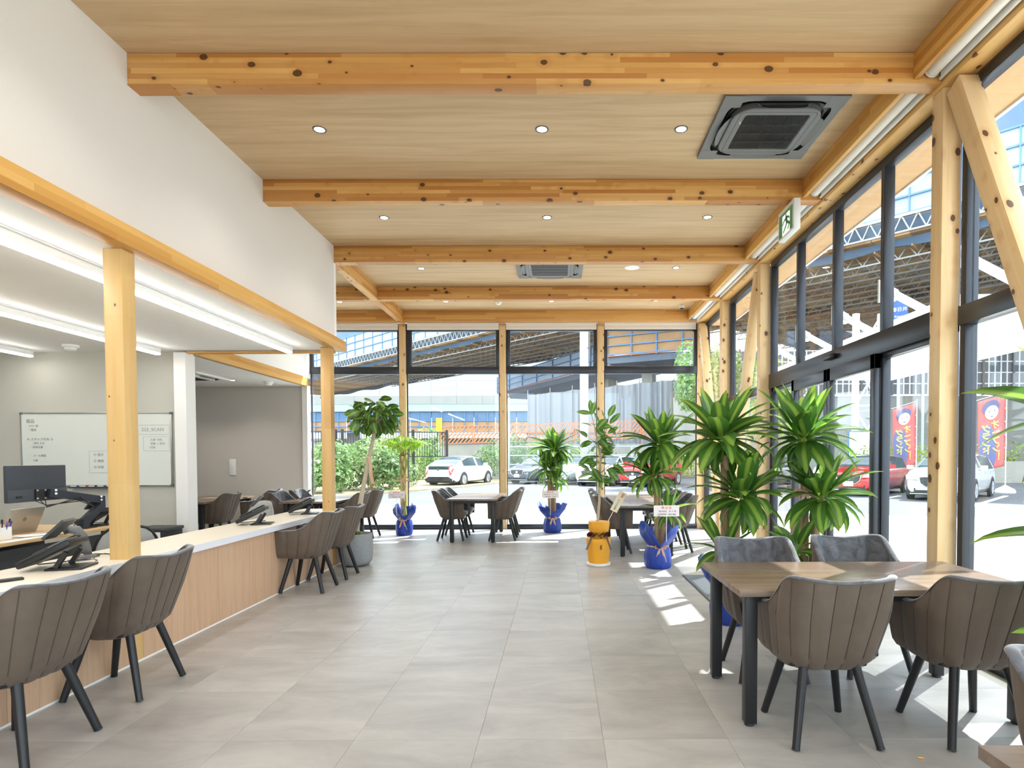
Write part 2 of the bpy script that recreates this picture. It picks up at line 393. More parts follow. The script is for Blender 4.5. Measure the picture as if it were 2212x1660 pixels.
beam('pine wall plate running above the right-hand windows', post_y := wood('pine_plate_y', 'Y', lin(228, 186, 122), lin(214, 164, 92), lin(184, 120, 56), 0, .9), 2.58, 2.712, -2.95, 11.155, 3.842, CEIL-.004, 'wall_plate')
for y, lb in ((2.236-.06, 'pine post outside the picture beside the near window'), (4.056, 'big knotty pine post behind the near right table'), (7.696, 'knotty pine post beside the sliding entrance door, behind the tall plants'), (9.516, 'knotty pine post between the two far slanted braces')):
    beam(lb, post_z, 2.59, 2.712, y, y+.12, 0, 3.839, 'window_post', 'post')
beam('pine post in the corner of the two glazed walls', post_z, 2.59, 2.74, 11.164, 11.284, 0, 3.863, 'window_post', 'post')
for x0, x1, lb in ((-2.985, -2.862, 'pine mullion post of the far windows, beside the round-headed ficus'), (-1.116, -.996, 'pine mullion post of the far windows, behind the white-topped middle table'), (.717, .842, 'pine mullion post of the far windows, behind the rubber plant')):
    o = beam(lb, post_z, x0, x1, 11.164, 11.284, 0, 3.863, 'mullion_post', 'post')
    for z in (3.80, 3.83): box('batten', beam_x, x0-.005, x1+.005, 11.15, 11.166, z, z+.014, o)
for y0, y1, cnt, lb in ((3.87, 3.99, 1, 'square yellow wooden post standing on the near end of the counter'), (7.352, 7.475, 2, 'square yellow wooden post standing at the far end of the counter')):
    beam(lb, glu_z, -2.932, -2.811, y0, y1, 0, 2.712, 'counter_post', 'post')
def brace(lb, y0, z0, y1, z1, w=.13):
    a = Vector((2.66, y0, z0)); b = Vector((2.66, y1, z1)); d = b-a; L = d.length
    m = MB().box(-.068, .062, -w/2, w/2, 0, L, b=.003); o = m.build('diagonal_brace', post_z, smooth=R(40))
    z = d.normalized(); x = Vector((1, 0, 0)); y = z.cross(x)
    o.matrix_world = Matrix(((x.x, y.x, z.x, a.x), (x.y, y.y, z.y, a.y), (x.z, y.z, z.z, a.z), (0, 0, 0, 1)))
    tag(o, lb, 'brace'); o['kind'] = 'thing'
brace('slanted pine brace leaning against the big near post', 2.43, .02, 3.965, 3.80, .135)
brace('slanted pine brace rising to the post beside the entrance door', 9.42, .02, 7.91, 3.79)
brace('slanted pine brace rising into the far window corner', 9.73, .02, 11.06, 3.79)
# blind troughs along the right wall
ys = [-3]+[4.056+1.82*k for k in range(-3, 4)]+[11.044]
names = ['nearest', 'second', 'third', 'fourth', 'fifth', 'sixth', 'seventh', 'eighth']
segs = [(2.356, 4.056), (4.176, 5.876), (5.996, 7.696), (7.816, 9.516), (9.636, 11.044)]
own = ['above the near slanted brace, topmost in the picture', 'beside the large air conditioner', 'behind the green exit sign', 'beside the fourth ceiling beam', 'in the far window corner']
for (y0, y1), w in zip(segs, own):
    o = box('blind_fascia', glu_y, 2.385, 2.42, y0, y1, 3.888, CEIL, b=.002); tag(o, 'wooden fascia board hiding a roller blind, '+w, 'fascia')
    t = thing('roller_blind', 'rolled-up white blind in its wooden trough, '+w, 'blind', (2.50, (y0+y1)/2, 3.96)); h = (y1-y0)/2-.03
    MB().tube([(0, -h, -.02), (0, h, -.02)], .046, 18).build('fabric_roll', blind_m, t, R(40))
    MB().box(.05, .056, -h, h, -.07, .09).build('blind_cloth', blind_m, t); MB().tube([(.053, -h-.01, -.078), (.053, h+.01, -.078)], .011, 8).build('bottom_bar', white_mt, t, True)
    for s in (-1, 1): MB().lathe([(.02, 0), (.05, .002), (.05, .012), (.02, .014)], 16).xf(Matrix.Rotation(R(90), 4, 'X')).xf(Matrix.Translation((0, s*(h+.012)+.006, -.02))).build('end_cap', white_pl, t)
# ------------------------------------------------------------------ right glazing
GX = 2.755
def win(name, parts, loc=None):
    t = bpy.data.objects.new(name, None); COL.objects.link(t); struct(t)
    for nm, mat, a in parts: box(nm, mat, *a, parent=t, b=.003 if nm != 'pane' else 0)
    return t
wn_ = [0]
def nextwin(): wn_[0] += 1; return 'window_%d' % wn_[0]
def bay(y0, y1, mulls, tz0, tz1, lower=True):
    p = [('head_frame', black_al, (2.715, 2.80, y0, y1, 3.765, 3.845)), ('transom', black_al, (2.70, 2.80, y0, y1, tz0, tz1))]
    p += [('jamb', black_al, (2.715, 2.80, y0, y0+.055, 0, 3.77)), ('jamb', black_al, (2.715, 2.80, y1-.055, y1, 0, 3.77))]
    for m in mulls:
        p += [('mullion', black_al, (2.712, 2.80, m-.034, m-.002, tz1, 3.77)), ('mullion', black_al, (2.718, 2.80, m+.002, m+.034, tz1, 3.77))]
    e = [y0+.055]+[q for m in mulls for q in (m-.034, m+.034)]+[y1-.055]
    for a, b in zip(e[::2], e[1::2]): p.append(('pane', glass, (GX, GX+.012, a, b, tz1, 3.765)))
    if lower:
        p += [('sill', black_al, (2.715, 2.80, y0, y1, 0, .06)), ('pane', glass, (GX, GX+.012, y0+.055, y1-.055, .06, tz0))]
    return win(nextwin(), p)
bay(-3, 2.3, [0], 2.24, 2.37); bay(2.32, 4.045, [], 2.24, 2.37)
bay(4.17, 7.685, [5.03, 5.92, 6.82], 2.225, 2.41, False)
bay(7.83, 9.505, [], 2.19, 2.31); bay(9.65, 11.15, [], 2.19, 2.31)
def fixed(y0, y1):
    win(nextwin(), [('stile', black_al, (2.72, 2.79, y0, y0+.05, 0, 2.225)), ('stile', black_al, (2.72, 2.79, y1-.05, y1, 0, 2.225)),
        ('rail', black_al, (2.72, 2.79, y0, y1, 0, .07)), ('rail', black_al, (2.72, 2.79, y0, y1, 2.18, 2.225)), ('pane', glass, (GX, GX+.012, y0+.05, y1-.05, .07, 2.18))])
fixed(4.23, 5.06); fixed(6.80, 7.63)
for i, (y0, y1) in enumerate(((5.03, 5.925), (5.93, 6.83))):
    win('door_%d' % (i+1), [('stile', black_al, (2.66, 2.712, y0, y0+.07, .005, 2.225)), ('stile', black_al, (2.66, 2.712, y1-.07, y1, .005, 2.225)),
        ('rail', black_al, (2.66, 2.712, y0, y1, .005, .1)), ('rail', black_al, (2.66, 2.712, y0, y1, 2.10, 2.225)), ('pane', glass, (2.68, 2.69, y0+.07, y1-.07, .1, 2.10))])
o = MB().box(2.64, 2.70, 5.80, 5.99, 2.315, 2.365, b=.012).build('door_sensor', black_pl, smooth=R(40)); tag(o, 'small black motion sensor on the dark transom above the entrance door', 'sensor')
box('lens_strip', dgrey_pl, 2.637, 2.641, 5.82, 5.97, 2.325, 2.335, o)
# ------------------------------------------------------------------ far glazing
for x0, x1, l, r_ in ((-4.66, -2.99, .05, .035), (-2.86, -1.12, .10, .06), (-.99, .712, .075, .07), (.846, 2.585, .06, .06)):
    a, b = 11.19, 11.27
    win(nextwin(), [('jamb', black_al, (x0, x0+l, a, b, 3.05, 3.73)), ('jamb', black_al, (x1-r_, x1, a, b, 3.05, 3.73)), ('head_frame', black_al, (x0, x1, a, b, 3.715, 3.86)),
        ('transom', black_al, (x0, x1, a-.01, b, 2.918, 3.056)), ('jamb', black_al, (x0, x0+.015, a+.03, b, .09, 2.918)), ('jamb', black_al, (x1-.015, x1, a+.03, b, .09, 2.918)),
        ('sill', black_al, (x0, x1, a-.005, b, 0, .09)), ('pane', glass, (x0+l, x1-r_, 11.23, 11.242, 3.05, 3.72)), ('pane', glass, (x0+.015, x1-.015, 11.23, 11.242, .09, 2.918))])
for x0, x1, w in ((-4.6, -3.0, 'partly behind the white wall corner'), (-2.83, -1.12, 'second from the white wall'), (-.985, .70, 'in the middle of the far wall'), (.85, 2.56, 'nearest the glazed corner')):
    t = thing('roller_blind', 'pale blind rolled up over a far window, '+w, 'blind', ((x0+x1)/2, 11.17, 3.80)); h = (x1-x0)/2
    MB().grid(lambda u, v: (-h+2*h*u, -.012-.004*math.sin(v*9), -.055+.118*v), 8, 10, flip=True).build('blind_cloth', blind_m, t, True)
    MB().box(-h, h, -.018, -.006, -.066, -.052, b=.003).build('bottom_bar', white_mt, t)
# unseen back wall behind the camera, made all glass to let in sky light
win(nextwin(), [('jamb', black_al, (x-.04, x+.04, -3.08, -3.0, 0, CEIL)) for x in (-2.8, -1, .85, 2.6)]+[('transom', black_al, (-2.88, 2.7, -3.08, -3, 2.3, 2.4))]+[('pane', glass, (-2.88, 2.7, -3.05, -3.04, 0, CEIL))])
# outside eave
ev = struct(box('ceiling_eave', soff_m, 2.80, 3.27, -3, 11.6, 3.90, 4.0)); box('edge_trim', white_mt, 3.27, 3.30, -3, 11.6, 3.885, 4.04, ev)
struct(box('roof', white_mt, -9.3, 3.3, -3.2, 11.6, 4.23, 4.32))
# ------------------------------------------------------------------ ceiling fittings
def cassette(lb, x, y, mat, dark, rz=0):
    t = thing('air_conditioner', lb, 'air conditioner', (x, y, CEIL-.001), rz)
    h = .47
    def rr_poly(a, r, z, n=6, bul=0):
        out = []
        for cx, cy, q0 in ((a-r, a-r, 0), (-a+r, a-r, 90), (-a+r, -a+r, 180), (a-r, -a+r, 270)):
            for i in range(n+1):
                q = R(q0+90*i/n); out.append((cx+r*math.cos(q), cy+r*math.sin(q), z))
        return out
    def ring(a0, r0, z0, a1, r1, z1):
        A = rr_poly(a0, r0, z0); B = rr_poly(a1, r1, z1); n = len(A)
        return A+B, [(i, (i+1) % n, n+(i+1) % n, n+i) for i in range(n)]
    m = MB()
    for a in ((h, .008, 0, h, .008, -.024), (h, .008, -.024, h-.004, .008, -.028), (h-.004, .008, -.028, .405, .17, -.028)): m.add(*ring(*a))
    m.build('panel', mat, t, R(40))
    m = MB()
    for a in ((.405, .17, -.028, .40, .17, -.004), (.40, .17, -.004, .34, .15, -.004), (.39, .17, -.029, .385, .16, -.012), (.385, .16, -.012, .36, .15, -.012)): m.add(*ring(*a))
    m.build('recess', black_pl, t)
    m = MB()
    for a in ((.345, .15, -.006, .345, .15, -.046), (.345, .15, -.046, .338, .145, -.052), (.338, .145, -.052, .26, .03, -.052), (.26, .03, -.052, .252, .03, -.044)): m.add(*ring(*a))
    m.build('centre_frame', mat, t, R(35))
    MB().add(*ring(.302, .045, -.0525, .297, .043, -.0525)).build('frame_groove', black_pl, t)
    m = MB()
    for i in range(45): m.box(-.245+i*.0111, -.2414+i*.0111, -.25, .25, -.052, -.046)
    for yy in (-.125, 0, .125): m.box(-.25, .25, yy-.003, yy+.003, -.054, -.049)
    g = m.build('grille', black_pl, t); g['kind'] = 'stuff'
    box('grille_back', dark, -.256, .256, -.256, .256, -.043, -.036, t)
    for k in range(4):
        q = R(90*k); M_ = Matrix.Rotation(q, 4, 'Z')
        op = k in (1, 2, 3) if rz == 0 else True
        def fl(u, v):
            xx = -.2+.4*u; bul = (1-(2*u-1)**2); yy = .346+.030*v+.035*bul*v; zz = -.030-(.055*v*bul**.5 if k == 2 else .004+.02*v)
            return M_@Vector((xx, yy, zz))
        m = MB().grid(fl, 12, 5).grid(lambda u, v: fl(u, v)+Vector((0, 0, .006)), 12, 5, flip=True); m.build('louver', mat, t, True)
    for sx in (-1, 1):
        for sy in (-1, 1): MB().box(sx*.47-(.15 if sx > 0 else 0), sx*.47+(0 if sx > 0 else .15), sy*.47-(.15 if sy > 0 else 0), sy*.47+(0 if sy > 0 else .15), -.0295, -.028).build('corner_cover', mat, t)
    MB().box(-.275, -.265, -.17, -.14, -.0535, -.052).build('badge', steel, t)
    return t
cassette('large dark grey ceiling air conditioner between the two nearest beams', 1.717, 4.96, mgrey_pl, black_pl)
cassette('smaller-looking grey ceiling air conditioner beyond the third beam', -.129, 8.54, mgrey_pl, black_pl)
t = cassette('white ceiling air conditioner in the meeting nook', -6.0, 9.6, white_pl, dgrey_pl); t.location.z = 2.684
dl = [(-1.97, 4.99, 'left of three between the two nearest beams'), (-.135, 4.99, 'middle of three between the two nearest beams'), (1.016, 4.99, 'beside the large air conditioner'),
      (-1.97, 6.80, 'left of three between the second and third beams'), (-.129, 6.80, 'middle of three between the second and third beams'), (1.684, 6.80, 'right of three, nearest the exit sign'),
      (-1.97, 8.61, 'beyond the third beam, on the counter side'), (1.684, 8.6, 'beyond the third beam, on the window side'),
      (-3.81, 10.43, 'in the last bay, beyond the short beam'), (-1.966, 10.42, 'in the last bay, above the money tree'), (-.13, 10.41, 'in the last bay, middle'), (1.686, 10.4, 'in the last bay, nearest the security camera')]
P0 = None
for x, y, w in dl:
    lb = 'small round ceiling downlight, '+w
    if P0 is None:
        t = P0 = thing('downlight', lb, 'downlight', (x, y, CEIL), 0, 'round ceiling downlights')
        MB().lathe([(.042, -.001), (.042, -.004), (.054, -.005), (.056, -.001)], 28).build('trim_ring', dgrey_pl, t, R(40))
        MB().lathe([(.001, -.003), (.043, -.003), (.043, -.001), (.001, -.001)], 28).build('diffuser', lamp_m, t)
    else: t = dup(P0, (x, y, CEIL), 0, lb)
for (x, y), w in zip(((-6.6, 10.1), (-5.57, 10.2)), ('beside the white air conditioner', 'beside the white alarm')): dup(P0, (x, y, 2.685), 0, 'small round downlight in the nook ceiling, '+w)
for q in dl+[(x, y, '') for x in (-1.97, -.135, 1.684) for y in (3.1, 1.3, -.5)]+[(-6.6, 10.1, 0), (-5.57, 10.2, 0), (-5.57, 8.6, 0)]:     # light of the downlights, plus added fill spots without fittings to brighten the room
    d = bpy.data.lights.new('downlight_or_fill_lamp', 'SPOT'); d.energy = 11; d.spot_size = R(125); d.spot_blend = .7; d.shadow_soft_size = .045; d.color = (1, .95, .87)
    o = bpy.data.objects.new('downlight_or_fill_lamp', d); COL.objects.link(o); o.location = (q[0], q[1], CEIL-.012 if q[0] > -4.7 else 2.675)
t = thing('ceiling_speaker', 'flat round white speaker in the ceiling near the far air conditioner', 'speaker', (1.05, 8.6, CEIL)); MB().lathe([(.001, -.006), (.09, -.006), (.1, 0)], 28).build('cover', white_pl, t, R(30)); MB().lathe([(.1, -.002), (.106, -.003), (.107, 0)], 28).build('rim', white_mt, t)
def detector(lb, x, y, z, s=1.):
    t = thing('smoke_detector', lb, 'smoke detector', (x, y, z)); MB().lathe([(.06*s, 0), (.06*s, -.018*s), (.05*s, -.025*s)], 24).build('base', white_pl, t, R(30)); MB().lathe([(.044*s, -.02*s), (.044*s, -.04*s), (.03*s, -.052*s), (.001, -.054*s)], 24).build('sensor_head', white_pl, t, R(30))
detector('white smoke detector on the wooden ceiling in the last bay', -1.05, 10.45, CEIL)
detector('white smoke detector on the office ceiling beside the near counter post', -5.86, 7.2, 2.722, 1.4); detector('white smoke detector on the nook ceiling', -5.05, 10.4, 2.685, 1.3)
t = thing('security_camera', 'small white dome camera on the ceiling near the glazed corner', 'camera', (2.2, 10.7, CEIL)); MB().lathe([(.045, 0), (.045, -.05), (.04, -.06)], 20).build('mount', white_pl, t, R(30)); MB().lathe([(.04, -.05), (.036, -.075), (.02, -.092), (.001, -.097)], 20).build('lens_dome', dgrey_pl, t, True)
for x, y0, y1, w in ((-3.27, 1.0, 7.28, 'nearest the wooden lintel'), (-4.92, .5, 7.36, 'in the middle of the office ceiling'), (-6.6, .5, 7.5, 'farthest from the counter')):
    t = thing('linear_light', 'long white linear ceiling light, '+w, 'ceiling light', (x, 0, 2.722))
    MB().box(-.05, .05, y0, y1, -.012, 0).build('mounting_plate', white_mt, t)
    MB().box(-.035, .035, y0, y1, -.075, -.012, b=.006).build('housing', white_mt, t, R(40))
    MB().box(-.034, .034, y0+.004, y1-.004, -.094, -.0755, b=.008).build('diffuser', tube_m, t, R(40))
# exit sign
t = thing('exit_sign', 'green and white running-man exit sign hanging below the second beam', 'sign', (2.29, 5.83, 3.605))
MB().box(-.02, .045, -.035, .38, -.04, .25, b=.004).build('housing', white_pl, t, R(40))
sg = emit('exit_sign_white', (1, 1, .97, 1), .35); gm = plain('exit_sign_green', lin(64, 156, 92), .4)
box('sign_face', gm, -.0225, -.0195, 0, .345, -.02, .205, t)
fx = -.0245
MB().box(fx, -.0222, .065, .25, -.02, .172).build('doorway', sg, t)
man = MB(); S_ = lambda y, z: (fx-.001, .14-(y-.5)*.30, -.02+z*.2)
man.lathe([(.001, 0), (.016, .0), (.016, .002), (.001, .002)], 14).xf(Matrix.Rotation(R(90), 4, 'Y')).xf(Matrix.Translation((fx-.0015, .155, .155)))
for a, b, w in (((.45, .78), (.56, .48), .034), ((.47, .74), (.26, .66), .018), ((.26, .66), (.17, .52), .016), ((.48, .75), (.66, .72), .018), ((.66, .72), (.74, .60), .016), ((.56, .5), (.76, .36), .022), ((.76, .36), (.62, .12), .018), ((.55, .5), (.40, .30), .022), ((.40, .30), (.22, .12), .018)):
    man.bar(S_(*a), S_(*b), w*1.25, .002, up=(1, 0, 0))
man.build('running_figure', gm, t)
# ------------------------------------------------------------------ counter
t = thing('reception_counter', 'long white-topped reception counter with wood-grain front panels', 'counter', (0, 0, 0))
MB().box(-3.31, -2.772, -2.5, 7.70, .644, .70, b=.003).build('countertop', white_top, t, R(40))
box('edge_band', white_edge, -2.773, -2.769, -2.5, 7.701, .645, .699, t)
for a, b in ((-2.4, -.6), (-.598, .3), (.302, 1.2), (1.202, 2.1), (2.102, 3.0), (3.002, 3.868), (3.992, 4.89), (4.892, 5.79), (5.792, 6.69), (6.692, 7.35), (7.477, 7.66)):
    MB().box(-2.83, -2.812, a, b, .012, .644).build('front_panel', panel_m, t)
box('base_trim', white_pl, -2.829, -2.809, -2.4, 7.66, 0, .012, t)
box('back_frame', white_pl, -2.86, -2.831, -2.4, 7.66, 0, .644, t)
# doormat
m = plain('grey_mat_pile', lin(112, 118, 124), .95, 0, .18, 90, .6)
t = thing('door_mat', 'dark grey entrance mat on the tiles behind the near right table', 'mat', (0, 0, 0))
MB().box(1.41, 2.60, 5.2, 6.75, .0005, .009, b=.003).build('pile', m, t)
for a in ((1.40, 1.415, 5.19, 6.76), (1.40, 2.6, 5.19, 5.2), (1.40, 2.6, 6.75, 6.76)): box('rubber_edge', black_pl, *a, .0003, .007, t)
# ------------------------------------------------------------------ chairs
def sm(a, b, x): x = max(0, min(1, (x-a)/(b-a))); return x*x*(3-2*x)
SEAMS = [-.84, -.67, -.51, -.36, -.215, -.072, .072, .215, .36, .51, .67, .84]
def chair_pt(u, h, off=0., groove=0.):
    au = abs(u); s = 1 if u >= 0 else -1
    top = .795+.02*sm(0, .36, au); arm = .640-.012*sm(.66, 1, au)
    k = sm(.36, .74, au); zt = top*(1-k)+arm*k-.02*math.sin(math.pi*k)
    zb = .346+.014*sm(.5, 1, au)
    z = zb+(zt-zb)*h
    hh = max(0, (z-.346)/.464)
    w = .222+.045*min(1, hh/.6)**.8-.012*max(0, hh-.6)/.4; yb = -.165-.152*hh
    if hh < .14: q = (1-hh/.14)**2; w -= .03*q; yb += .035*q
    r = .125; f = .215
    L1 = w-r; L2 = r*math.pi/2; L3 = f-(yb+r); t = au*(L1+L2+L3)
    if t < L1: x, y, nx, ny = t, yb+.012*(1-(t/max(L1, .01))**2)*0, 0, -1
    elif t < L1+L2:
        q = (t-L1)/r; x, y, nx, ny = L1+r*math.sin(q), yb+r-r*math.cos(q), math.sin(q), -math.cos(q)
    else: x, y, nx, ny = w, yb+r+(t-L1-L2), 1, 0
    d = 0
    if groove:
        i = min(range(len(SEAMS)), key=lambda j: abs(SEAMS[j]-u)); dd = abs(SEAMS[i]-u)/.07
        d = groove*(min(1, dd)**.5-1)
    o = off+d
    return Vector((s*(x+nx*o), y+ny*o, z))
def make_chair():
    t = thing('armchair', '', 'chair')
    NU, NV = 140, 9
    MB().grid(lambda a, b: chair_pt(-1+2*a, b, 0, .009), NU, NV).build('outer_shell', leather_m, t, True)
    m = MB()
    for u in SEAMS: m.tube([chair_pt(u, .04+.93*i/7, -.0062) for i in range(8)], .0019, 4, cap=False)
    m.build('seams', seam_m, t, True)['kind'] = 'stuff'
    def inn(a, b):
        p = chair_pt(-1+2*a, b, -.034, -.008 if b < .93 else 0)
        return p if p.z > .40 else Vector((p.x, p.y, .40))
    MB().grid(inn, NU, NV, flip=True).build('inner_upholstery', velvet_m, t, True)
    m = MB()
    rim = [(chair_pt(-1+2*i/70, 1)+chair_pt(-1+2*i/70, 1, -.034))/2+Vector((0, 0, -.002)) for i in range(71)]
    n = 8; vs = []; fs = []
    for i, c in enumerate(rim):
        a = chair_pt(-1+2*i/70, 1); dxy = (a-c); dxy.z = 0; dxy = dxy.normalized()*.019
        for k in range(n): q = k*math.pi/(n-1); vs.append(c+dxy*math.cos(q)+Vector((0, 0, .011*math.sin(q))))
    fs = [(i*n+k, (i+1)*n+k, (i+1)*n+k+1, i*n+k+1) for i in range(70) for k in range(n-1)]
    m.add(vs, fs); m.build('rim_edge', velvet_m, t, True)
    for s in (-1, 1):      # arm fronts
        pts = [chair_pt(s, b/8) for b in range(9)]+[chair_pt(s, b/8, -.034) for b in range(8, -1, -1)]
        MB().prism(pts, (0, .012, 0)).build('arm_front', leather_m, t)
    MB().box(-.19, .19, -.13, .235, .40, .468, b=.026).build('seat_cushion', velvet_m, t, True)
    MB().box(-.185, .185, -.11, .21, .354, .40, b=.01).build('seat_base', black_pl, t, R(40))
    for sx in (-1, 1):
        for sy in (-1, 1):
            a = Vector((sx*.125, sy*.12+.005, .36)); b = Vector((sx*.197, sy*.212, .004)); d = (b-a)
            M_ = Matrix.Diagonal((1, 1, 1)).to_4x4()
            m = MB().tube([a+d*q for q in (0, .5, .985)], [.0225, .0205, .018], 10).build('leg', black_mt, t, R(50))
            MB().tube([a+d*.985, b], [.019, .019], 10).build('foot_cap', black_pl, m)
    return t
CH0 = make_chair(); CH_n = 0
def chair(x, y, deg, label, group):
    global CH_n
    CH_n += 1
    if CH_n == 1: CH0.location = (x, y, 0); CH0.rotation_euler = (0, 0, R(deg)); tag(CH0, label, 'chair', group); return CH0
    return dup(CH0, (x, y, 0), R(deg), label, group)
gC = 'armchairs along the counter'
chair(-2.53, 2.76, 88, 'taupe armchair at the counter, nearest the camera, cut by the picture edge', gC)
chair(-2.565, 3.49, 91, 'taupe armchair at the counter in front of the near wooden post', gC)
chair(-2.585, 6.12, 90, 'taupe armchair at the counter with its whole side in view, before the grey pot', gC)
chair(-2.58, 6.77, 91, 'taupe armchair at the counter end, right beside the grey plant pot', gC)
g1 = 'armchairs round the near right table'
chair(1.285, 2.92, 0, 'taupe armchair, back to the camera, at the near right table, left of two', g1)
chair(2.00, 2.91, 0, 'taupe armchair, back to the camera, at the near right table, by the picture edge', g1)
chair(1.28, 3.72, 180, 'armchair across the near right table with grey velvet back in view, before the tall dracaena', g1)
chair(1.96, 3.80, 181, 'armchair across the near right table with grey velvet back in view, before the entrance door', g1)
chair(1.49, 1.40, 180, 'armchair of which only a brown corner shows in the bottom right of the picture', 'armchairs round the corner table')
g3 = 'armchairs round the middle far table'
chair(-1.77, 9.80, -90, 'armchair facing right at the middle far table, nearer side', g3)
chair(-1.77, 10.52, -92, 'armchair facing right at the middle far table, nearer the glass', g3)
chair(-.93, 9.80, 90, 'armchair facing left at the middle far table, nearer side', g3)
chair(-.93, 10.52, 90, 'armchair facing left at the middle far table, nearer the glass', g3)
g4 = 'armchairs round the far right table'
for i, y in enumerate((8.47, 9.22, 9.95)):
    w = ('nearest the camera', 'in the middle of its row', 'nearest the far glass')[i]
    chair(.79, y, -90, 'armchair facing right at the far right table, '+w, g4)
    chair(1.66, y+.07, 90, 'armchair facing left at the far right table, '+w, g4)
g5 = 'armchairs in the nook'
chair(-5.36, 9.3, 92, 'armchair beside the white partition end in the nook, with a sunlit stripe', g5)
chair(-5.1, 10.15, 95, 'armchair in the nook between the dark table and the sunlit chairs', g5)
chair(-4.22, 9.42, -90, 'armchair facing right at the nook table, sunlit inside, nearer the counter', g5)
chair(-4.22, 10.12, -90, 'armchair facing right at the nook table, sunlit inside, nearer the glass', g5)
chair(-3.33, 9.36, 90, 'armchair facing left at the nook table behind the ficus trunk, nearer the counter', g5)
chair(-3.33, 10.12, 90, 'armchair facing left at the nook table behind the ficus trunk, nearer the glass', g5)
# ------------------------------------------------------------------ tables
def table(x0, x1, y0, y1, label, axis='X'):
    t = thing('meeting_table', label, 'table', ((x0+x1)/2, (y0+y1)/2, 0), 0, 'walnut-topped tables')
    hx, hy = (x1-x0)/2, (y1-y0)/2
    MB().box(-hx, hx, -hy, hy, .669, .70, b=.002).build('tabletop', table_m if axis == 'X' else table_y, t, R(40))
    MB().box(-hx+.1, hx-.1, -hy+.08, -hy+.1, .625, .668).box(-hx+.1, hx-.1, hy-.1, hy-.08, .625, .668).box(-hx+.08, -hx+.1, -hy+.1, hy-.1, .625, .668).box(hx-.1, hx-.08, -hy+.1, hy-.1, .625, .668).build('under_frame', black_mt, t)
    for sx in (-1, 1):
        for sy in (-1, 1):
            cx, cy = sx*(hx-.075), sy*(hy-.075)
            l = MB().box(cx-.03, cx+.03, cy-.03, cy+.03, .014, .668, b=.003).build('leg', black_mt, t, R(40))
            MB().lathe([(.024, 0), (.026, .004), (.024, .014)], 14, (cx, cy, 0)).build('levelling_foot', black_pl, l)
    return t
table(.885, 2.395, 2.905, 3.70, 'big walnut table in the right foreground with sun patches on its top')
table(.955, 2.455, .54, 1.34, 'walnut table of which only a corner shows at the bottom right')
table(-1.785, -.985, 9.36, 10.86, 'walnut table with two pairs of chairs in the middle of the far windows', 'Y')
table(.78, 1.58, 7.97, 10.4, 'long walnut table by the far window corner, behind the yellow pot', 'Y')
table(-6.1, -5.3, 8.86, 10.36, 'walnut table behind the white partition end', 'Y')
table(-4.2, -3.36, 8.90, 10.40, 'walnut table in the nook behind the far counter post', 'Y')
t = thing('orange_crumb', 'tiny orange crumb on the floor under the near right table', 'litter', (1.62, 2.63, .004), R(-20)); MB().tube([(-.012, 0, 0), (0, .001, .001), (.012, 0, 0)], [.003, .0042, .003], 8).build('crumb', foil_y, t)
# ------------------------------------------------------------------ plants
def leaf_mesh(name, mat, L, Wd, arch, fold=.25, n=8, p=.8, tip=1.):
    def f(a, b):
        w = Wd/2*(math.sin(math.pi*min(1, b**p*tip))**.8 if 0 < b < 1 else (.12 if b == 0 else .01))
        x = (2*a-1)*w
        ang = arch*b; y = L*(math.sin(arch*b)/arch if arch else b); z = -L*((1-math.cos(arch*b))/arch if arch else 0)
        up = abs(2*a-1)*w*fold
        return (x, y+up*math.sin(ang), z+up*math.cos(ang)+.01*math.sin(b*9)*abs(2*a-1))
    return MB().grid(f, 4, n).mesh(name, mat, True)
DR = [leaf_mesh('dracaena_leaf', drac_m, 1, .31, a, .2) for a in (.35, .8, 1.3, 1.8)]
RB = [leaf_mesh('rubber_leaf', rub_m, 1, .5, a, .12, 8, .9) for a in (.2, .6)]
FC = [leaf_mesh('ficus_leaf', fic_m, 1, .72, a, .1, 8, 1.0) for a in (.2, .7)]
MN = [leaf_mesh('money_tree_leaf', mon_m, 1, .3, a, .2, 8, 1.2) for a in (.5, 1.0)]
def leaf(parent, me, pos, az, el, s, roll=0):
    """az: heading of the leaf on the floor plan, el: elevation of its base above level"""
    o = bpy.data.objects.new('leaf', me); COL.objects.link(o); o.parent = parent
    o.location = pos
    o.rotation_euler = (Matrix.Rotation(az-math.pi/2, 3, 'Z')@Matrix.Rotation(el, 3, 'X')@Matrix.Rotation(roll, 3, 'Y')).to_euler()
    o.scale = (s, s, s); return o
def crown(t, r, c, n, s, low=-.5, high=1.45):
    for i in range(n):
        k = (i+.5)/n; az = i*2.39996+r.uniform(-.25, .25); el = high-(high-low)*k**.9+r.uniform(-.15, .15)
        me = DR[min(3, int(k*3.2+r.uniform(0, .8)))]
        q = .04*(1-k)+.02; ss = s*(.72+.45*math.sin(math.pi*min(1, k*.9+.15)))*r.uniform(.85, 1.12)
        leaf(t, me, (c[0]+q*math.cos(az), c[1]+q*math.sin(az), c[2]+.10*(1-k)), az, el, ss, r.uniform(-.35, .35))
def ribbon_strip(pts, w, mat, name, parent, side=(1, 0, 0)):
    m = MB(); vs = []
    for p in pts: p = Vector(p); s_ = Vector(side)*w/2; vs += [p-s_, p+s_]
    n = len(pts); fs = [(2*i, 2*i+1, 2*i+3, 2*i+2) for i in range(n-1)]
    m.add(vs, fs); m.add([Vector(v)+Vector((0, .0015, 0)) for v in vs], [f[::-1] for f in fs]); return m.build(name, mat, parent, True)
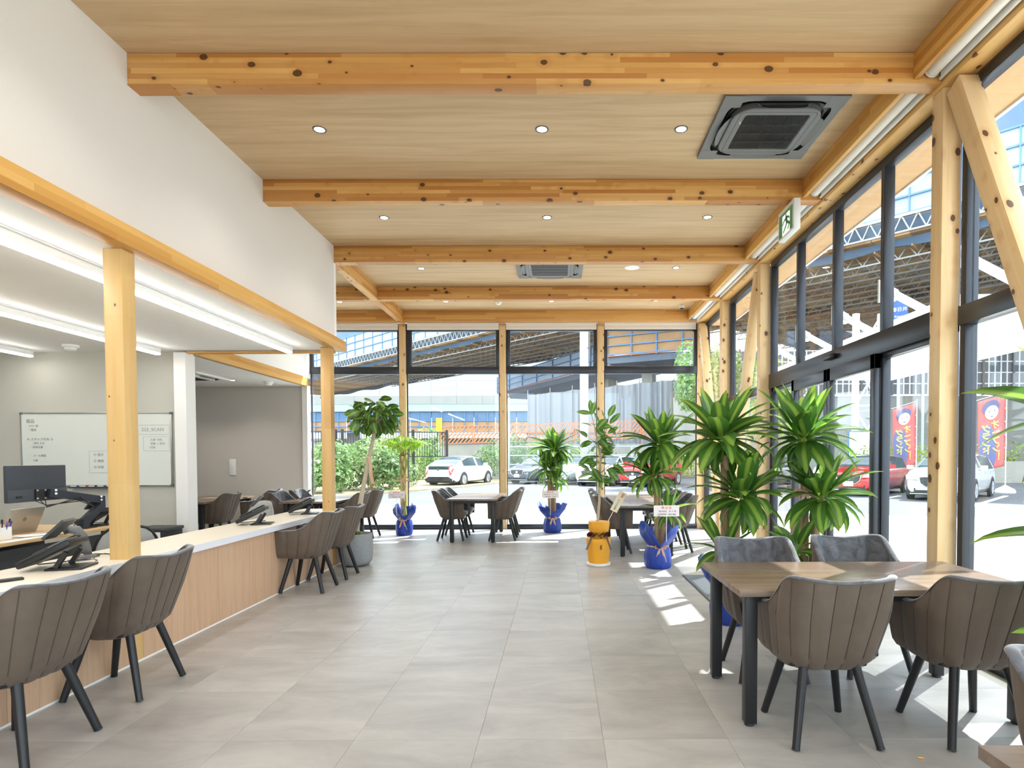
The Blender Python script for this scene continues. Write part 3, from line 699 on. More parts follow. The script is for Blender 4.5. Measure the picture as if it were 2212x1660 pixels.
def bow(parent, c, mat, s=.07, tail=.16, name='ribbon_bow'):
    c = Vector(c); m = MB()
    for sx in (-1, 1):
        def lp(a, b, sx=sx):
            q = math.pi*2*a; x = sx*s*(.5-.5*math.cos(q)); z = .35*s*math.sin(q)*(.4+.6*(.5-.5*math.cos(q)))
            return c+Vector((x, -.012-.02*(b-.5)+.006*math.sin(q*2), z+.012*(b-.5)*2*(.4+abs(x)/s)))
        m.grid(lp, 14, 2)
        def tl(a, b, sx=sx): return c+Vector((sx*(.012+.30*tail*b)+.014*(2*a-1), -.016-.012*math.sin(b*4), -tail*b-.01))
        m.grid(tl, 2, 7)
    m.box(c.x-.012, c.x+.012, c.y-.028, c.y-.006, c.z-.012, c.z+.012, b=.004)
    return m.build(name, mat, parent, True)
def wrap(parent, r, rad=.15, h=.27, top=.52, flare=.25, mat=foil_b, cut=-1.57, name='foil_wrap'):
    ph = r.uniform(0, 6)
    prof = [(rad*.9, .002), (rad*1.02, .03), (rad*1.06, h*.5), (rad*.96, h*.88), (rad*.80, h), (rad*.92, h*1.14), (flare*.84, h+(top-h)*.6), (flare*.9, top)]
    n = 48; vs = []; k = len(prof)
    for j, (q, z) in enumerate(prof):
        for a in range(n):
            t_ = a*2*math.pi/n; f = max(0, (j-4)/3)
            wv = 1+.03*math.sin(7*t_+ph+j)+.02*math.sin(13*t_+ph*2-j*.7)+.10*f*math.sin(4*t_+ph)+.10*f*math.sin(2*t_+ph)
            zz = z+f*(.04*math.sin(4*t_+ph+1.2)+.02*math.sin(9*t_)) - f*.13*math.exp(-((math.atan2(math.sin(t_-cut), math.cos(t_-cut)))/.45)**2)
            vs.append((q*wv*math.cos(t_), q*wv*math.sin(t_), zz))
    fs = [(i*n+a, i*n+(a+1) % n, (i+1)*n+(a+1) % n, (i+1)*n+a) for i in range(k-1) for a in range(n)]+[tuple(range(n-1, -1, -1))]
    o = MB().add(vs, fs).build(name, mat, parent, R(50))
    so_ = o.modifiers.new('thickness', 'SOLIDIFY'); so_.thickness = .003
    return o
def tie(parent, rad, z, mat, bowc=True, tail=.17, s=.07):
    MB().lathe([(rad*1.0, -.012), (rad*1.04, 0), (rad*1.0, .012)], 40, (0, 0, z)).build('ribbon_band', mat, parent, True)
    if bowc: bow(parent, (.01, -rad*1.02, z), mat, s, tail)
red_ink = plain('red_ink', lin(214, 70, 70), .6); card_m = plain('pink_tinted_card', lin(246, 236, 238), .7, 0, .03, 20); card_y = plain('cream_card', lin(238, 230, 200), .7)
def card(parent, c, w, h, lines, stick=.5, mat=card_m, rot=0., red0=True):
    c = Vector(c); Mx = Matrix.Translation(c)@Matrix.Rotation(rot, 4, 'Y')@frame((0, 0, 0), (1, 0, 0), (0, 0, 1))
    b = MB().box(-w/2, w/2, -h/2, h/2, -.0015, .0015).xf(Mx).build('message_card', mat, parent)
    for i, (tx, sz, y, x) in enumerate(lines):
        text_mb(tx, sz, Mx@Matrix.Translation((x, y, .002))).build('lettering', red_ink if (i == 0 and red0) else ink, b)
    e = Mx@Vector((0, -h/2, -.003)); d = (Mx.to_3x3()@Vector((0, -1, 0)))*stick
    MB().tube([e-d*.1, e+d], .004, 6).build('card_stick', white_pl, parent)
def cane(t, x, y, z0, z1, r, dx=0, dy=0, rm=None):
    n = 9; pts = [(x+dx*i/n, y+dy*i/n, z0+(z1-z0)*i/n) for i in range(n+1)]
    o = MB().tube(pts, [r*(1+.06*math.sin(i*2.3+z1*9)) for i in range(n+1)], 12).build('cane', bark_m, t, R(50))
    MB().lathe([(.001, 0), (r*.95, 0), (r*.9, .008), (.001, .008)], 12, (x+dx, y+dy, z1)).build('sealed_top', black_pl, o); return o
def dracaena(label, x, y, seed, wrapcol=True, sc=1., crowns=None, potz=.27, sticker=False, ns=(26, 22, 16), rib=None, cut=-1.57):
    r = random.Random(seed); t = thing('dracaena_plant', label, 'potted plant', (x, y, 0), 0, 'gift dracaenas in blue foil')
    MB().lathe([(.13, .01), (.14, .25), (.135, .25), (.12, .235), (.001, .235)], 24).build('soil', soil_m, t)
    wrap(t, r, .155, .27, .5, .25, foil_b, cut)
    tie(t, .128, potz, rib_t)
    cr = crowns or [((-.01, .0), 1.38, .034), ((.03, -.03), .92, .036), ((-.05, -.05), .50, .034)]
    for i, ((cx, cy), z, rad) in enumerate(cr):
        cane(t, cx*.7, cy*.7, .2, z, rad, cx*.3, cy*.3)
        for k in range(2 if i < 2 else 1):       # each cane bears one or two leafy shoots
            a = r.uniform(0, 6.28); e = .05
            p = (cx+e*math.cos(a+3.1*k), cy+e*math.sin(a+3.1*k), z+.07)
            MB().tube([(cx+.8*(p[0]-cx)*.6, cy+.8*(p[1]-cy)*.6, z-.05), p, (p[0], p[1], p[2]+.08)], [.012, .016, .012], 8).build('shoot', plain_shoot, t, True)
            crown(t, r, p, ns[i] if k == 0 else int(ns[i]*.75), sc*(.44, .37, .30)[i])
    return t
plain_shoot = plain('green_shoot', lin(150, 160, 84), .7, 0, .15, 30)
L_ = [('開 店 祝', .034, .035, 0), ('株式会社　井 千 家', .024, -.006, .012), ('代表取締役　東田 裕嗣', .021, -.042, .004)]
d6 = dracaena('tall three-caned dracaena in blue foil behind the left grey-backed chair', 1.40, 4.86, 11, ns=(30, 26, 20), crowns=[((-.045, .02), 1.37, .034), ((.03, -.05), .90, .04), ((-.09, -.06), .48, .03)])
d7 = dracaena('tall three-caned dracaena before the entrance door, behind the right grey-backed chair', 2.06, 4.95, 27, ns=(28, 26, 18), crowns=[((-.005, .02), 1.38, .034), ((.06, -.06), .90, .036), ((-.10, -.05), .45, .03)])
bow(d7, (-.03, -.04, 1.06), rib_t, .10, .34)
d5 = dracaena('dracaena in blue foil with a white card and tan bow, beside the yellow pot', 1.205, 7.26, 5, crowns=[((.015, .0), 1.37, .03), ((-.03, -.04), .99, .028), ((.06, -.03), .56, .034)], ns=(30, 20, 14))
bow(d5, (.0, -.05, 1.22), rib_t, .10, .26)
MB().lathe([(.001, 0), (.034, 0), (.034, .004), (.001, .004)], 20).xf(Matrix.Translation((.03, -.045, 1.30))@Matrix.Rotation(R(90), 4, 'X')).build('round_sticker', white_pl, d5)
MB().lathe([(.001, 0), (.026, 0), (.026, .006), (.001, .006)], 20).xf(Matrix.Translation((.03, -.046, 1.30))@Matrix.Rotation(R(90), 4, 'X')).build('sticker_print', red_ink, d5)
card(d5, (.055, -.27, .72), .30, .13, L_, .3)
d3 = dracaena('small-looking sunlit dracaena in blue foil before the middle far window', -.13, 10.70, 8, crowns=[((.0, .0), 1.36, .03), ((-.06, -.03), 1.02, .028), ((.05, -.04), .82, .026)], ns=(26, 20, 18))
card(d3, (-.03, -.25, .70), .29, .13, [('開 店 祝', .032, .037, 0), ('株式会社ネットワーク', .022, -.002, 0), ('代表取締役　小 林 徹', .02, -.04, 0)], .3)
MB().lathe([(.001, 0), (.03, 0), (.03, .004), (.001, .004)], 20).xf(Matrix.Translation((.02, -.045, 1.18))@Matrix.Rotation(R(90), 4, 'X')).build('round_sticker', red_ink, d3)
bow(d3, (.0, -.045, 1.08), rib_t, .07, .16)
# plant of which only leaf tips show at the right picture edge
d8 = dracaena('dracaena of which only a few leaf tips reach in at the right picture edge', 2.24, 2.36, 31, crowns=[((-.0, .0), 1.32, .034), ((.04, .0), .9, .036), ((-.03, -.06), .45, .03)], ns=(26, 18, 12))
# rubber plant in yellow paper
r = random.Random(3); t = thing('rubber_plant', 'young rubber plant in yellow paper with a brown bow, before the far right table', 'potted plant', (.49, 7.45, 0))
MB().lathe([(.13, .0), (.15, .006), (.152, .03), (.14, .034), (.001, .03)], 32).build('saucer', white_pl, t, R(30))
def wy(j, q): return 1+.02*math.sin(6*q+j)+.012*math.sin(11*q)
o = MB().lathe([(.120, .03), (.128, .05), (.15, .30), (.158, .335), (.15, .345), (.12, .35)], 40, wob=wy).build('paper_wrap', foil_y, t, R(50))
o = MB().lathe([(.115, .34), (.105, .38), (.125, .45), (.135, .55)], 28, wob=lambda j, q: 1+.05*math.sin(5*q+j*.6)).build('paper_collar', foil_y, t, R(50))
MB().lathe([(.001, .33), (.11, .33), (.11, .335), (.001, .335)], 16).build('soil', soil_m, t)
m = MB()
for i in range(16):
    q = R(200+i*9); c = Vector((.12*math.cos(q), .12*math.sin(q), .385+.012*(i % 3)))
    m.grid(lambda a, b, c=c, q=q: c+Vector((.03*math.cos(6.28*a)*math.cos(q+1.57)+.03*b*math.cos(q), .03*math.cos(6.28*a)*math.sin(q+1.57)-.02+.03*b*math.sin(q), .022*math.sin(6.28*a))), 10, 1)
m.build('pompom_bow', rib_b, t, True)
for x, d in ((-.09, -.07), (.02, .0), (.09, .05)): ribbon_strip([(x+d*q, -.125-.03*q, .375-.16*q) for q in (0, .3, .6, 1)], .022, rib_b, 'ribbon_tail', t)
tr = [(.0, 0, .3), (-.012, 0, .55), (.01, 0, .8), (.012, 0, 1.1), (.03, 0, 1.35), (-.01, .01, 1.55), (-.045, 0, 1.72), (-.09, 0, 1.9)]
MB().tube(tr, [.019, .018, .017, .016, .013, .01, .007, .004], 10).build('trunk', trunk_m, t, True)
br = []
for a, b, rr_ in (((.012, 0, 1.05), (-.1, -.03, 1.22), .009), ((.012, 0, 1.0), (.06, .02, 1.13), .008), ((.02, 0, 1.15), (.17, .02, 1.27), .007), ((.02, 0, 1.4), (.09, .0, 1.66), .007), ((.09, 0, 1.66), (.13, 0, 1.86), .004), ((.03, 0, 1.3), (.1, .05, 1.45), .005), ((.0, .0, 1.5), (-.12, .02, 1.60), .005), ((.02, 0, 1.28), (-.09, .06, 1.38), .006)):
    br.append((Vector(a), Vector(b))); MB().tube([a, (Vector(a)+Vector(b))/2+Vector((.005, 0, .008)), b], [rr_, rr_*.85, rr_*.6], 7).build('branch', trunk_m, t, True)
for i in range(76):
    a, b = r.choice(br+[(Vector(tr[4]), Vector(tr[6])), (Vector(tr[4]), Vector(tr[7])), (Vector(tr[3]), Vector(tr[5]))]); p = a+(b-a)*r.uniform(.25, 1.05)
    az = math.atan2(p.y+r.uniform(-.2, .2), p.x+r.uniform(-.25, .25))+r.uniform(-.5, .5)
    leaf(t, r.choice(RB), p+Vector((.03*math.cos(az), .03*math.sin(az), 0)), az, r.uniform(-1.0, .9), r.uniform(.14, .21), r.uniform(-1.2, 1.2))
for p, az, el in (((-.09, 0, 1.9), 3.0, .2), ((-.09, 0, 1.88), .3, 1.3), ((-.09, 0, 1.9), 1.6, 1.35), ((.13, 0, 1.86), .4, 1.1), ((.10, 0, 1.78), 2.6, 1.25)): leaf(t, RB[0], p, az, el, .19, .6)
card(t, (.245, -.05, .80), .095, .27, [], .28, card_y, R(28))
Mx = Matrix.Translation((.245, -.0545, .80))@Matrix.Rotation(R(28), 4, 'Y')@frame((0, 0, 0), (1, 0, 0), (0, 0, 1))
text_mb('御祝', .035, Mx@Matrix.Translation((.012, .085, .003)), vertical=True).build('lettering', red_ink, t)
text_mb('ニトリ様より', .026, Mx@Matrix.Translation((.0, -.045, .003)), vertical=True).build('lettering', ink, t) if False else text_mb('オープン記念樹', .024, Mx@Matrix.Translation((-.002, -.04, .003)), vertical=True).build('lettering', ink, t)
# ficus in the grey pot
r = random.Random(21); t = thing('ficus_tree', 'leaning round-headed ficus in a grey stone pot at the counter end', 'potted plant', (-2.575, 7.50, 0))
MB().lathe([(.10, 0), (.16, .015), (.195, .06), (.207, .13), (.207, .28), (.20, .40), (.19, .405), (.18, .36), (.001, .34)], 48).build('stone_pot', pot_m, t, R(40))
MB().lathe([(.001, .345), (.183, .345), (.183, .35), (.001, .352)], 20).build('soil', soil_m, t)
tk = [(0, 0, .33), (.02, 0, .55), (.075, 0, .85), (.125, 0, 1.1), (.165, 0, 1.3), (.225, 0, 1.55), (.262, 0, 1.74), (.27, .0, 1.86)]
MB().tube(tk, [.042, .036, .03, .027, .025, .024, .022, .018], 12).build('trunk', trunk_m, t, True)
for z, x in ((.62, .0), (.95, .07), (1.7, .29)): MB().lathe([(.001, .012), (.01, .01), (.014, 0)], 8, (x, -.02, z)).build('branch_scar', bark_m, t)
for i in range(9):
    a = i*.7; MB().tube([(.265, 0, 1.78), (.265+.1*math.cos(a), .1*math.sin(a), 1.86+.02*(i % 3)), (.265+.2*math.cos(a), .2*math.sin(a), 1.88+.05*(i % 3))], [.012, .008, .005], 6).build('branch', trunk_m, t, True)
for i in range(135):
    a = r.uniform(0, 6.28); q = math.sqrt(r.uniform(.02, 1)); zz = r.uniform(-1, 1)*math.sqrt(1-q*q*.9)
    p = (.255+.24*q*math.cos(a), .24*q*math.sin(a), 1.92+.19*zz-.05*q)
    leaf(t, r.choice(FC), p, a+r.uniform(-.6, .6), .6*zz+r.uniform(-1.1, .5)-.2*q, r.uniform(.12, .18), r.uniform(-.9, .9))
for i in range(4): leaf(t, FC[0], (-.02+.02*i, -.03, .37), 1+i*1.3, 1.0, .09)
MB().lathe([(.03, -.012), (.034, 0), (.03, .012)], 14, (.17, 0, 1.36)).build('ribbon_knot', rib_t, t, True)
ribbon_strip([(.19, -.03, 1.36), (.21, -.04, 1.27), (.215, -.045, 1.15), (.235, -.04, 1.03)], .04, rib_t, 'ribbon_tail', t)
# money tree
r = random.Random(9); t = thing('money_tree', 'braided money tree with sunlit pale leaves in blue foil before the far windows', 'potted plant', (-2.72, 10.40, 0))
MB().lathe([(.10, .01), (.11, .24), (.001, .23)], 20).build('soil', soil_m, t); wrap(t, r, .14, .28, .5, .22, foil_b, -1.2); tie(t, .115, .285, rib_t)
for k in range(3):
    pts = [(.03*math.cos(2.1*k+z*7)*(1 if z < .95 else 1+2.2*(z-.95)), .03*math.sin(2.1*k+z*7)*(1 if z < .95 else 1+2*(z-.95)), z) for z in [.2+.06*i for i in range(21)]]
    MB().tube(pts, .02, 8).build('braided_stem', plain_shoot if k else bark_m, t, True)
bow(t, (0, -.04, .98), rib_t, .1, .1)
for i in range(17):
    a = i*2.4; q = .06+.26*math.sqrt((i+.5)/17); zt = 1.62+.16*(1-q/.32)+r.uniform(-.04, .04)
    b = Vector((q*math.cos(a), q*math.sin(a), zt)); MB().tube([(.03*math.cos(a), .03*math.sin(a), 1.38), (b.x*.6, b.y*.6, zt-.06), b], [.006, .004, .003], 5).build('leaf_stalk', plain_shoot, t, True)
    for k in range(6): leaf(t, r.choice(MN), b, a+k*1.05+r.uniform(-.1, .1), -.25+.3*math.cos(k*1.05)+r.uniform(-.1, .1), r.uniform(.17, .25))
card(t, (-.07, -.22, .72), .28, .125, [('開 店 祝', .03, .035, 0), ('株式会社　ミツハシ商会', .021, -.002, 0), ('代表取締役　三橋 実', .019, -.04, 0)], .3)
# ------------------------------------------------------------------ outside: ground
G = -.06
gs = struct(box('ground', asphalt, -260, 260, -40, 400, G-.5, G))
ap = MB().prism([(-30, -12, G), (20, -12, G), (20, 9.5, G), (9, 13.5, G), (3, 16.5, G), (-8, 18.6, G), (-30, 20.5, G)], (0, 0, .012)).build('bright_near_ground', bright_ground_m); struct(ap)  # thin sheet over the asphalt carrying the painted near-ground brightness
dry = MB().prism([(-40, 18, G), (-8.5, 20.6, G), (-4.6, 27.5, G), (-2.0, 37, G), (-20, 60, G), (-60, 60, G)], (0, 0, .05)).build('verge_ground', plain('dry_verge', lin(140, 128, 96), .95, 0, .2, 4, .3)); struct(dry)
def strip(x0, y0, x1, y1, w, lb):
    o = MB().bar((x0, y0, G+.006), (x1, y1, G+.006), w, .008).build('parking_line', line_m); tag(o, lb, 'road marking'); o['kind'] = 'thing'
strip(7.4, 16.2, 12.0, 20.9, .15, 'white parking line before the red hatchback')
strip(10.6, 15.6, 15.6, 20.7, .15, 'white parking line leading to the white flag base')
strip(4.6, 18.9, 8.4, 22.6, .15, 'white parking line between the dark car and the red hatchback')
for x, y, w in ((-6.6, 26.6, 'behind the white liftback'), (-4.0, 25.6, 'in front of the dark grey saloon'), (-1.7, 24.9, 'in front of the silver saloon'), (.6, 24.0, 'in front of the white hatchback'), (2.8, 22.8, 'in front of the red crossover')):
    strip(x, y, x+2.9*.9, y+2.3*1.1+1.2, .15, 'white parking line '+w)
strip(-5.2, 21.6, 4.4, 19.2, .15, 'long white line across the asphalt before the parked cars')
# ------------------------------------------------------------------ cars
rubber = plain('tyre_rubber', lin(38, 38, 40), .8, 0, .1); alloy = plain('alloy_wheel', lin(196, 198, 202), .3, .7, .05)
carglass = plain('car_window', lin(52, 68, 74), .08, 0, .1, 2); chrome = plain('chrome_trim', lin(220, 222, 224), .12, 1, .02)
head_m = plain('headlamp_lens', lin(214, 220, 226), .1, .3, .06, 30); tail_m = plain('tail_lamp_lens', lin(190, 36, 44), .15, 0, .1)
plate_m = plain('number_plate_blank', lin(246, 246, 246), .5, 0, .01); cblack = plain('car_black_trim', lin(44, 46, 50), .5, 0, .08)
def paint(name, c, met=.25): return plain(name, c, .22, met, .02, 3, Coat_Weight=.8, Coat_Roughness=.05)
def interp(k, x):
    for (a, ya), (b, yb) in zip(k, k[1:]):
        if x <= b: t = (x-a)/(b-a); t = t*t*(3-2*t)*.5+t*.5; return ya+(yb-ya)*t
    return k[-1][1]
def car(label, x, y, ang, col, L=4.6, Wd=1.8, Hh=1.46, top=None, win=(.30, .86), wb=2.7, belt=.93, face='mazda', zc=.2, group='parked cars', tint=None):
    """local +X is forward; ang is the heading"""
    t = thing('car', label, 'car', (x, y, G), ang, group)
    top = top or [(0, .78), (.03, .95), (.14, 1.02), (.30, Hh-.06), (.45, Hh), (.58, Hh-.05), (.74, 1.02), (.80, .97), (.95, .80), (.985, .70), (1, .55)]
    NS, hw = 56, Wd/2
    prof = []
    def sec(s):
        zt = interp(top, s); nose = sm(0, .10, s)*sm(0, .14, 1-s); w = hw*(.80+.20*nose**.6)
        st = min(belt+.04*(1-s), zt-.05); iw = w*.97-(zt-st)*.42
        lo = .22+.10*(1-sm(0, .05, s))+.06*(1-sm(0, .06, 1-s))
        P = [(w*.86, lo), (w*.97, lo+.10), (w, .52), (w*1.0, .68), (w*.965, st-.02), (w*.955, st)]
        for k in range(1, 6): q = k/6; P.append((w*.955+(iw-w*.955)*q, st+(zt-.05-st)*q))
        P += [(iw, zt-.05), (iw*.93, zt-.018), (iw*.75, zt-.002), (iw*.4, zt+.012), (0, zt+.016)]
        return P, zt, st
    rows = []
    for i in range(NS+1):
        s = i/NS; P, zt, st = sec(s)
        rows.append([( -L/2+L*s, yy, zz) for yy, zz in P]+[(-L/2+L*s, -yy, zz) for yy, zz in P[-2::-1]])
    n = len(rows[0]); body = MB(); gl = MB(); vs = [p for r_ in rows for p in r_]; body.v = list(vs); gl.v = list(vs)
    for i in range(NS):
        s = (i+.5)/NS; zt = interp(top, s); sl = (interp(top, s+.02)-interp(top, s-.02))
        for k in range(n-1):
            kk = min(k, n-2-k); f = (i*n+k, (i+1)*n+k, (i+1)*n+k+1, i*n+k+1)
            side = 5 <= kk <= 10 and win[0] < s < win[1]-.10 and zt-.05-belt > .16 and not (.52 < s < .545)
            scr = kk >= 12 and zt > belt+.10 and zt < Hh-.035 and abs(sl) > .012 and .06 < s
            (gl if side or scr else body).f.append(f)
    body.f.append(tuple(range(n))[::-1]); body.f.append(tuple(NS*n+k for k in range(n)))
    def lowb(s):
        return .22
    for q in (body, gl): q.m = [0]*len(q.f)
    body.build('body', col, t, R(38)); gl.build('windows', tint or carglass, t, True)
    box('underbody', cblack, -L/2+.15, L/2-.15, -hw*.86, hw*.86, .17, .30, t)
    for sx in (-1, 1):
        cx = sx*wb/2+.02
        for sy in (-1, 1):
            M_ = Matrix.Translation((cx, sy*(hw-.10), .32))@Matrix.Rotation(R(-90*sy), 4, 'X')
            MB().lathe([(.001, .0), (.385, .0), (.385, .104), (.001, .104)], 24).xf(M_).build('wheel_arch', cblack, t)
            w = MB().lathe([(.20, .0), (.31, 0), (.325, .02), (.325, .10), (.31, .118), (.22, .118), (.21, .10)], 26).xf(M_).build('tyre', rubber, t, R(40))
            m = MB().lathe([(.20, .112), (.222, .119), (.222, .100), (.20, .100)], 26)
            for k in range(10):
                q = k*math.pi/5; m.bar((.03*math.cos(q), .03*math.sin(q), .108), (.21*math.cos(q+.1), .21*math.sin(q+.1), .112), .032, .02)
            m.lathe([(.001, .118), (.045, .116), (.05, .10)], 12); m.xf(M_).build('alloy_rim', alloy, w, R(40))
    fx, rx = L/2, -L/2
    for sy in (-1, 1):
        MB().tube([(L*.19, sy*(hw*.93), belt+.05), (L*.185, sy*(hw+.06), belt+.09)], .025, 6).obox((L*.18, sy*(hw+.12), belt+.11), (.09, .19, .13)).build('door_mirror', col, t)
        for s in (-.02, -.22): box('door_handle', chrome, L*s, L*s+.14, sy*(hw*.975)-.01, sy*(hw*.975)+.02, belt-.10, belt-.07, t)
    if face == 'rear_liftback':
        for sy in (-1, 1):
            MB().prism([(rx+.06, sy*(hw*.60), .98), (rx+.01, sy*(hw*.66), .72), (rx-.01, sy*(hw*.72), .55), (rx+.02, sy*hw*.80, .56), (rx+.10, sy*(hw*.86), .80), (rx+.42, sy*(hw*.90), 1.0), (rx+.2, sy*(hw*.72), 1.02)], (-.035, 0, .012)).build('tail_lamp', tail_m, t)
        box('rear_glass_strip', carglass, rx-.018, rx+.03, -hw*.62, hw*.62, .82, .97, t, .01)
        MB().prism([(rx-.02, -hw*.80, .24), (rx-.02, hw*.80, .24), (rx-.02, hw*.86, .34), (rx-.02, hw*.62, .47), (rx-.02, -hw*.62, .47), (rx-.02, -hw*.86, .34)], (.06, 0, 0)).build('bumper_insert', cblack, t)
        box('number_plate', plate_m, rx-.022, rx, -.17, .17, .60, .765, t)
        box('spoiler', col, rx+.02, rx+.22, -hw*.66, hw*.66, .985, 1.015, t, .01)
        MB().lathe([(.03, 0), (.045, .003), (.06, 0)], 16).xf(Matrix.Translation((rx-.02, 0, .80))@Matrix.Rotation(R(-90), 4, 'Y')).build('emblem', chrome, t)
        for sy in (-1, 1): pass
    else:
        hz = interp(top, .955); gz = .60
        gp = [(-.40, .13), (-.30, .15), (.30, .15), (.40, .13), (.36, -.04), (.22, -.15), (-.22, -.15), (-.36, -.04)]
        gx = fx+.006
        MB().prism([(gx-.10, a, gz+b) for a, b in gp], (.10, 0, 0)).build('grille', cblack, t)
        m = MB()
        for k in range(5): z = gz-.11+k*.05; ww = .24+.16*min(1, (k+.5)/3); m.box(gx-.005, gx+.008, -ww, ww, z-.005, z+.006)
        m.build('grille_bars', mgrey_pl, t)
        ring = [(gx+.008, a*1.06, gz+b*1.08) for a, b in gp]
        MB().tube([ring[0], ring[7], ring[6], ring[5], ring[4], ring[3]], .016, 6).build('grille_surround', chrome, t, True)
        e = MB().lathe([(.052, -.004), (.064, .004), (.066, 0)], 18).xf(Matrix.Translation((gx+.014, 0, gz+.03))@Matrix.Rotation(R(90), 4, 'Y'))
        for sy in (-1, 1): e.tube([(gx+.018, 0, gz+.0), (gx+.018, sy*.03, gz+.05), (gx+.018, sy*.058, gz+.055)], .007, 5)
        e.build('emblem', chrome, t)
        box('number_plate', plate_m, gx+.004, gx+.022, -.165, .165, .36, .525, t)
        for sy in (-1, 1):
            MB().prism([(fx-.03, sy*.44, .66), (fx-.06, sy*.47, .745), (fx-.34, sy*(hw*.90), .815), (fx-.40, sy*(hw*.93), .775), (fx-.14, sy*(hw*.84), .665)], (.055, sy*.02, .006)).build('headlamp', head_m, t)
            MB().prism([(fx-.03, sy*.50, .30), (fx-.03, sy*.50, .40), (fx-.18, sy*(hw*.86), .42), (fx-.18, sy*(hw*.86), .30)], (.05, sy*.012, 0)).build('fog_lamp_recess', cblack, t)
            MB().lathe([(.001, .02), (.045, .016), (.05, 0)], 14).xf(Matrix.Translation((fx-.04, sy*.60, .35))@Matrix.Rotation(R(90), 4, 'Y')).build('fog_lamp', head_m, t, R(40))
        MB().prism([(fx-.08, -.62, .24), (fx-.08, .62, .24), (fx-.08, .5, .34), (fx-.08, -.5, .34)], (.09, 0, 0)).build('lower_intake', cblack, t)
        box('bumper_lip', chrome if face == 'mazda' else col, fx-.10, fx+.015, -hw*.72, hw*.72, .205, .235, t, .008)
        for sy in (-1, 1): MB().tube([(L*.235, 0 if sy < 0 else .45, 1.0), (L*.225, -.55 if sy < 0 else -.1, 1.02)], .012, 5).build('wiper', cblack, t)
        MB().tube([(-L*.28, 0, interp(top, .2)), (-L*.31, 0, interp(top, .2)+.08)], .02, 5).build('roof_antenna', cblack, t)
hatch = [(0, .80), (.03, 1.0), (.10, 1.28), (.17, 1.40), (.40, 1.46), (.56, 1.41), (.73, 1.03), (.79, .98), (.95, .82), (.985, .70), (1, .55)]
wagon = [(0, .80), (.02, 1.0), (.08, 1.30), (.15, 1.42), (.40, 1.48), (.58, 1.42), (.74, 1.03), (.80, .98), (.95, .82), (.985, .70), (1, .55)]
cross = [(0, .85), (.03, 1.05), (.10, 1.38), (.18, 1.50), (.42, 1.55), (.56, 1.50), (.73, 1.12), (.79, 1.07), (.95, .90), (.985, .78), (1, .6)]
lift = [(0, .80), (.02, .98), (.05, 1.02), (.22, 1.30), (.38, 1.45), (.52, 1.47), (.64, 1.40), (.82, 1.03), (.87, .96), (.95, .80), (.985, .70), (1, .55)]
pw, ps, pg, pr, pb = paint('white_paint', lin(244, 245, 246), 0), paint('silver_paint', lin(206, 212, 220), .5), paint('dark_grey_paint', lin(98, 104, 114), .4), paint('red_paint', lin(196, 34, 40), .3), paint('dark_blue_paint', lin(52, 62, 84), .3)
aF = math.atan2(-.84, -.54); aN = math.atan2(-.71, -.70)
car('white liftback parked with its tail to the window, by the hedge', -5.1, 30.9, math.atan2(math.cos(R(19)), math.sin(R(19))), pw, 4.57, 1.76, 1.47, lift, (.22, .88), 2.7, .95, 'rear_liftback')
car('dark grey saloon parked nose to the window, left of the silver saloon', -.9, 33.0, aF, pg, 4.86, 1.84, 1.45)
car('silver saloon parked between the dark grey and the white car', 1.05, 31.9, aF, ps, 4.86, 1.84, 1.45)
car('white hatchback parked between the silver saloon and the red crossover', 2.6, 30.4, aF, pw, 4.46, 1.79, 1.46, hatch, (.14, .86))
car('red crossover parked behind the far right table, seen through the far windows', 4.55, 29.3, aF, pr, 4.28, 1.77, 1.55, cross, (.14, .86), 2.57, 1.0)
car('dark blue car partly hidden by the plant at the entrance door', 8.6, 25.6, aN, pb, 4.4, 1.78, 1.46, hatch, (.14, .86))
car('red hatchback seen through the sliding entrance door', 11.75, 22.5, aN, pr, 4.46, 1.79, 1.46, hatch, (.14, .86))
car('silver estate car half hidden by the big near post', 13.3, 20.1, aN, paint('bright_silver_paint', lin(222, 226, 230), .4), 4.8, 1.84, 1.48, wagon, (.12, .86), 2.8)
# ------------------------------------------------------------------ shrubs and trees
def foliage(r, n, fn, s):
    m = MB()
    for i in range(n):
        p, nr = fn(); a = nr.cross(Vector((r.uniform(-1, 1), r.uniform(-1, 1), r.uniform(-1, 1)))).normalized(); b = nr.cross(a).normalized(); q = s*r.uniform(.6, 1.3)
        m.add([p-a*q*.5, p+b*q*.3+nr*q*.1, p+a*q*.6, p-b*q*.3+nr*q*.1], [(0, 1, 2, 3)])
    return m
def bush(label, x, y, rx, ry, h, n, seed, mat=hedge_m, s=.17, name='shrub', cat='shrub', z0=G, group='shrubs of the hedge'):
    r = random.Random(seed); t = thing(name, label, cat, (x, y, z0), 0, group)
    lumps = [(r.uniform(-.6, .6)*rx, r.uniform(-.6, .6)*ry, r.uniform(.25, .75)*h, r.uniform(.38, .6)) for _ in range(9)]
    def fn():
        cx, cy, cz, q = r.choice(lumps); a, b = r.uniform(0, 6.28), r.uniform(-1, 1); c = math.sqrt(1-b*b); d = Vector((c*math.cos(a), c*math.sin(a), b)); k = r.uniform(.8, 1.02)
        p = Vector((cx+d.x*q*rx*k, cy+d.y*q*ry*k, max(.02, cz+d.z*q*h*.62*k))); return p, (d+Vector((r.uniform(-.6, .6), r.uniform(-.6, .6), r.uniform(-.2, .7)))).normalized()
    f = foliage(r, n, fn, s).build('foliage', mat, t)
    f['kind'] = 'stuff'
    for i in range(4): a = i*1.6; MB().tube([(0, 0, 0), (.3*rx*math.cos(a), .3*ry*math.sin(a), h*.5)], [.03, .015], 5).build('stem', bark_m, t)
    return t
